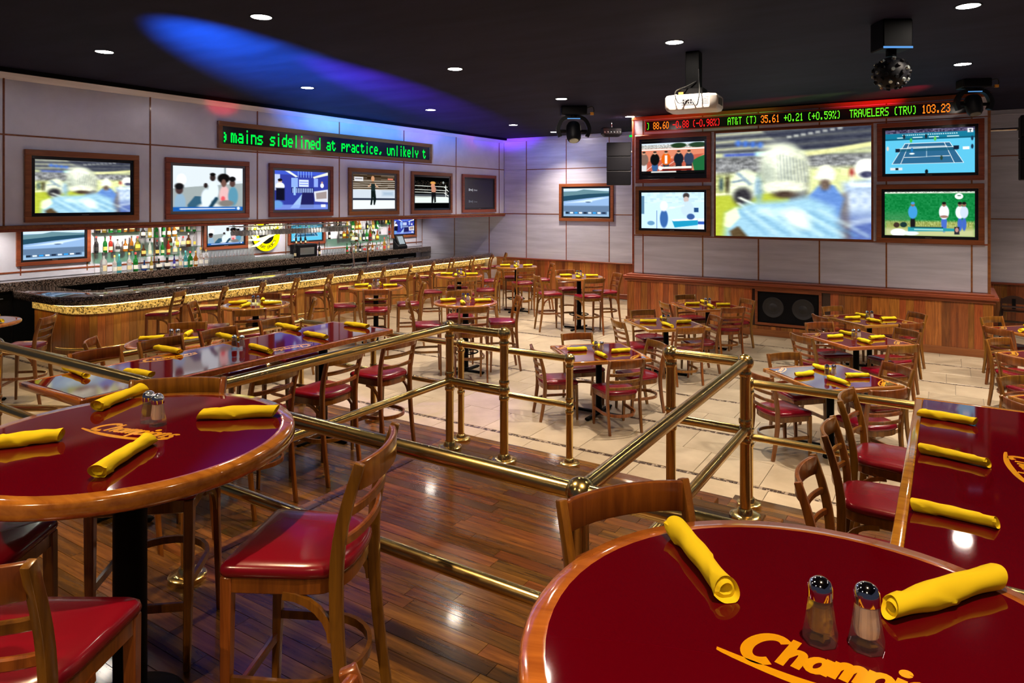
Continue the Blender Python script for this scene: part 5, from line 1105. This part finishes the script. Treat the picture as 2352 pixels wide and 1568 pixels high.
# projector
t = thing('projector', 'white ceiling projector on a black drop pole', 'projector', (-2.69, 8.46, 0), R(5))
zc = 3.78
ob('pole', MB().box(-.085, .085, -.085, .085, zc + .22, CEIL).mesh('pole', 0, .006, 1), 'black_metal', t); ob('mount_plate', MB().box(-.14, .14, -.12, .12, zc + .13, zc + .22).mesh('mount_plate', 0, .006, 1), 'black_metal', t)
bd = MB(); o8 = [(-.31, -.20), (-.26, -.24), (.24, -.24), (.32, -.19), (.33, .14), (.28, .20), (-.28, .20), (-.32, .14)]
bd.loft([[(x * .94, y * .94, z) for x, y in o8] if z in (zc - .06, zc + .13) else [(x, y, z) for x, y in o8] for z in (zc - .06, zc - .02, zc + .10, zc + .13)])
ob('body', bd.mesh('body', 30, .008, 2), 'white_plastic', t); ob('port_panel', MB().box(-.10, .08, -.245, -.236, zc + .0, zc + .09).mesh('port_panel', 0), 'grey_plastic', t)
for i in range(9): ob('port', MB().box(-.08 + (i % 5) * .03, -.06 + (i % 5) * .03, -.249, -.244, zc + .015 + .03 * (i // 5), zc + .033 + .03 * (i // 5)).mesh('port', 0), 'black_plastic', t)
for i in range(6): ob('vent_slot', MB().box(.15, .23, -.2425, -.236, zc + .0 + .016 * i, zc + .008 + .016 * i).mesh('vent_slot', 0), 'grey_plastic', t)
for i in range(8): ob('vent_slot', MB().box(.327, .333, -.15 + .03 * i, -.135 + .03 * i, zc + .0, zc + .09).mesh('vent_slot', 0), 'grey_plastic', t)
ob('lens', MB().tube([(.12, .19, zc + .03), (.12, .24, zc + .03)], .05, 20).mesh('lens'), 'black_plastic', t)
for dx in (-.2, .12): ob('foot', MB().cyl(dx, -.1, zc + .13, zc + .155, .02, 12).mesh('foot'), 'white_plastic', t)
ob('cable', MB().tube(smooth_path3([(-.02, -.25, zc + .06), (-.12, -.29, zc + .02), (-.16, -.28, zc + .16), (-.05, -.15, zc + .24), (.05, -.1, zc + .3)], 6), .007, 6).mesh('cable', 60), 'cable', t)
ob('cable', MB().tube(smooth_path3([(.04, -.25, zc + .05), (.10, -.29, zc - .02), (.13, -.28, zc + .14), (.09, -.12, zc + .3), (.08, -.09, zc + .45)], 6), .007, 6).mesh('cable', 60), 'cable', t)
ob('yellow_tag', MB().box(-.16, -.10, -.13, -.10, zc + .135, zc + .175).mesh('yellow_tag', 0), 'tag_orange', t)
# effect ball
t = thing('effect_ball', 'black studded disco effect ball under its motor box', 'stage light', (-.51, 8.12, 0), ANG)
ob('motor_box', MB().box(-.15, .15, -.13, .13, 4.16, CEIL).mesh('motor_box', 0, .01, 1), 'black_metal', t); ob('lit_edge', MB().box(-.15, .15, -.133, -.129, 4.16, 4.18).mesh('lit_edge', 0), 'head_blue', t); ob('neck', MB().cyl(0, 0, 4.1, 4.17, .05, 16).mesh('neck'), 'black_metal', t)
gb = ob('globe', MB().ball((0, 0, 3.93), .165, 28, 18).mesh('globe', 60), 'black_plastic', t)
for i in range(60):
    ph = math.acos(1 - 2 * (i + .5) / 60); th = math.pi * (1 + 5 ** .5) * i; dv = Vector((math.cos(th) * math.sin(ph), math.sin(th) * math.sin(ph), math.cos(ph)))
    if dv.z < .85: ob('lens_stud', MB().tube([Vector((0, 0, 3.93)) + dv * .155, Vector((0, 0, 3.93)) + dv * .185], [.024, .018], 10).mesh('lens_stud'), 'black_plastic' if i % 3 else 'mirror_glass', gb)
# moving heads
def moving_head(x, y, rz, sc, tilt, label):
    t = thing('moving_head_light', label, 'stage light', (x, y, CEIL), rz); t.scale = (sc, sc, sc)
    ob('base', MB().box(-.24, .24, -.17, .17, -.16, 0).mesh('base', 0, .02, 2), 'black_plastic', t); ob('neck', MB().cyl(0, 0, -.20, -.15, .08, 20).mesh('neck'), 'black_metal', t)
    yk = smooth_path3([(-.25, 0, -.56), (-.29, 0, -.42), (-.22, 0, -.26), (-.1, 0, -.20), (.1, 0, -.20), (.22, 0, -.26), (.29, 0, -.42), (.25, 0, -.56)], 4)
    m = MB(); rings = []
    for i, p in enumerate(yk):
        a_, c_ = Vector(yk[max(i - 1, 0)]), Vector(yk[min(i + 1, len(yk) - 1)]); tt = (c_ - a_).normalized(); nn = Vector((tt.z, 0, -tt.x)); p = Vector(p)
        rings.append([p + nn * .035 + Vector((0, -.06, 0)), p + nn * .035 + Vector((0, .06, 0)), p - nn * .035 + Vector((0, .06, 0)), p - nn * .035 + Vector((0, -.06, 0))])
    ob('yoke', m.loft(rings).mesh('yoke', 40), 'black_plastic', t); ob('yoke_stripe', MB().box(-.12, .12, -.066, -.06, -.235, -.22).mesh('yoke_stripe', 0), 'head_blue', t)
    hd = ob('head', MB().lathe([(.0001, -.20), (.10, -.20), (.13, -.15), (.145, 0), (.14, .10), (.11, .16), (.0001, .17)], 22).mesh('head', 40), 'black_plastic', t, (0, 0, -.46)); hd.rotation_euler = (tilt, 0, 0)
    ob('lens', MB().lathe([(.0001, -.204), (.085, -.203)], 20).mesh('lens'), 'mirror_glass', hd); ob('pivot', MB().tube([(-.25, 0, 0), (.25, 0, 0)], .03, 12).mesh('pivot'), 'black_metal', t, (0, 0, -.46))
    ob('cable_loop', MB().tube(smooth_path3([(.22, -.1, -.05), (.34, -.12, -.02), (.36, -.12, -.12), (.24, -.12, -.16)], 5), .010, 6).mesh('cable_loop', 60), 'cable', t); ob('orange_plug', MB().box(.30, .36, -.14, -.10, -.17, -.12).mesh('orange_plug', 0), 'tag_orange', t)
    return t
moving_head(-6.22, 12.04, ANG, 1.05, R(-25), 'black moving head stage light before the far wall'); moving_head(.31, 12.65, ANG - R(10), .82, R(-20), 'black moving head stage light over the right tennis television')
# speakers
def line_speaker(x, y, z0, z1, W, D, rz, label, n, curve, lettered=False, arm=.5):
    t = thing('hanging_speaker', label, 'speaker', (x, y, 0), rz)
    for i in range(n):
        za = z1 - (z1 - z0) * i / n; zb = z1 - (z1 - z0) * (i + 1) / n; off0 = curve * (i / n) ** 2; off1 = curve * ((i + 1) / n) ** 2; g = .004
        bx = MB().add([(-W / 2, -D / 2 + off0, za - g), (W / 2, -D / 2 + off0, za - g), (W / 2, D / 2 + off0, za - g), (-W / 2, D / 2 + off0, za - g), (-W / 2, -D / 2 + off1, zb + g), (W / 2, -D / 2 + off1, zb + g), (W / 2, D / 2 + off1, zb + g), (-W / 2, D / 2 + off1, zb + g)],
                 [(0, 1, 2, 3), (7, 6, 5, 4), (0, 4, 5, 1), (1, 5, 6, 2), (2, 6, 7, 3), (3, 7, 4, 0)])
        o = ob('cabinet', bx.mesh('cabinet', 0, .012, 1), 'black_plastic', t)
        if lettered and i == 1: ob('name_plate', MB().box(-.12, .0, -D / 2 - .004, -D / 2 - .001, (za + zb) / 2 - .04, (za + zb) / 2 + .04).mesh('name_plate', 0), 'grey_plastic', o); stand_text('lettering', 'JBL', .055, 'ink_red', o, (-.11, -D / 2 - .006, (za + zb) / 2 - .02), .002)
    ob('bracket_arm', MB().tube([(0, D * .3, z1 - .2), (arm, D * .3, z1 - .2)], .025, 10).mesh('bracket_arm'), 'chrome', t); ob('rear_pod', MB().box(-W * .46, W * .46, D * .3, D * .3 + .1, z0 + .15, z1 - .05).mesh('rear_pod', 0, .02, 1), 'black_plastic', t)
line_speaker(-6.45, 14.75, 2.98, 3.96, .55, .34, R(25), 'black hanging speaker column left of the screen wall', 3, .10, False, .72)
line_speaker(1.42, 14.4, 2.96, 4.04, .85, .45, R(0), 'black hanging speaker column right of the screen wall', 3, 0, True, -.82)
for x, y, lb in ((-6.50, 14.45, 'black effect light box above the left hanging speaker'), (1.40, 14.05, 'black effect light box above the right hanging speaker')):
    t = thing('effect_light', lb, 'stage light', (x, y, 4.08), ANG)
    ob('housing', MB().loft([[(-.2 * k2, -.15 * k2, z), (.2 * k2, -.15 * k2, z), (.24 * k2, 0, z), (.2 * k2, .15 * k2, z), (-.2 * k2, .15 * k2, z), (-.24 * k2, 0, z)] for k2, z in ((.75, 0), (1, .05), (1, .17), (.85, .2))]).mesh('housing', 20), 'black_plastic', t)
    ob('mount', MB().cyl(0, 0, .2, CEIL - 4.08, .025, 12).mesh('mount'), 'chrome', t)
    for i in range(6): ob('lens', MB().ball((-.17 + .07 * i, -.145, .09), .022, 8, 6).mesh('lens'), 'mirror_glass', t)
# coloured beams of the moving heads
H1, H2 = (-6.15, 11.6, 3.72), (.1, 12.25, 3.95)
H3 = (-5.42, 1.62, 3.22)  # unseen head, hung low on an added pole to steepen its ceiling beams
mh = moving_head(-5.3, 1.2, ANG, .9, R(-70), 'unseen black moving head stage light on an added drop pole over the platform'); mh.location.z = 3.72
ob('added_drop_pole', MB().cyl(0, 0, 0, (CEIL - 3.72) / .9, .03, 12).mesh('added_drop_pole'), 'black_metal', mh)
spot('head_beam', H3, (-7.9, 6.3, 4.46), 46000, (.015, .22, 1), 26, 1, .05); spot('head_beam', H3, (-8.0, 9.0, 4.46), 75000, (.20, .03, 1), 13, 1, .05)
spot('head_beam', H3, (-11.1, 7.7, 4.40), 3000, (1, .01, .05), 4, .8, .05); spot('head_beam', H3, (-11.1, 10.2, 4.39), 2500, (.4, .8, 1), 5, .8, .05); spot('head_beam', H3, (-11.1, 13.2, 4.38), 4500, (1, .1, .6), 4, .8, .05)
spot('head_beam', H1, (-5.6, 6.6, 0), 900, (.30, .10, 1), 26, .6, .05)
spot('head_beam', H2, (-1.0, 13.7, 4.62), 700, (1, .01, .02), 34, .9, .05); spot('head_beam', H2, (-3.3, 13.8, 4.55), 1200, (.3, .5, .02), 18, .9, .05); spot('head_beam', H2, (-4.8, 13.8, 4.52), 3000, (1, .01, .02), 14, .9, .05)
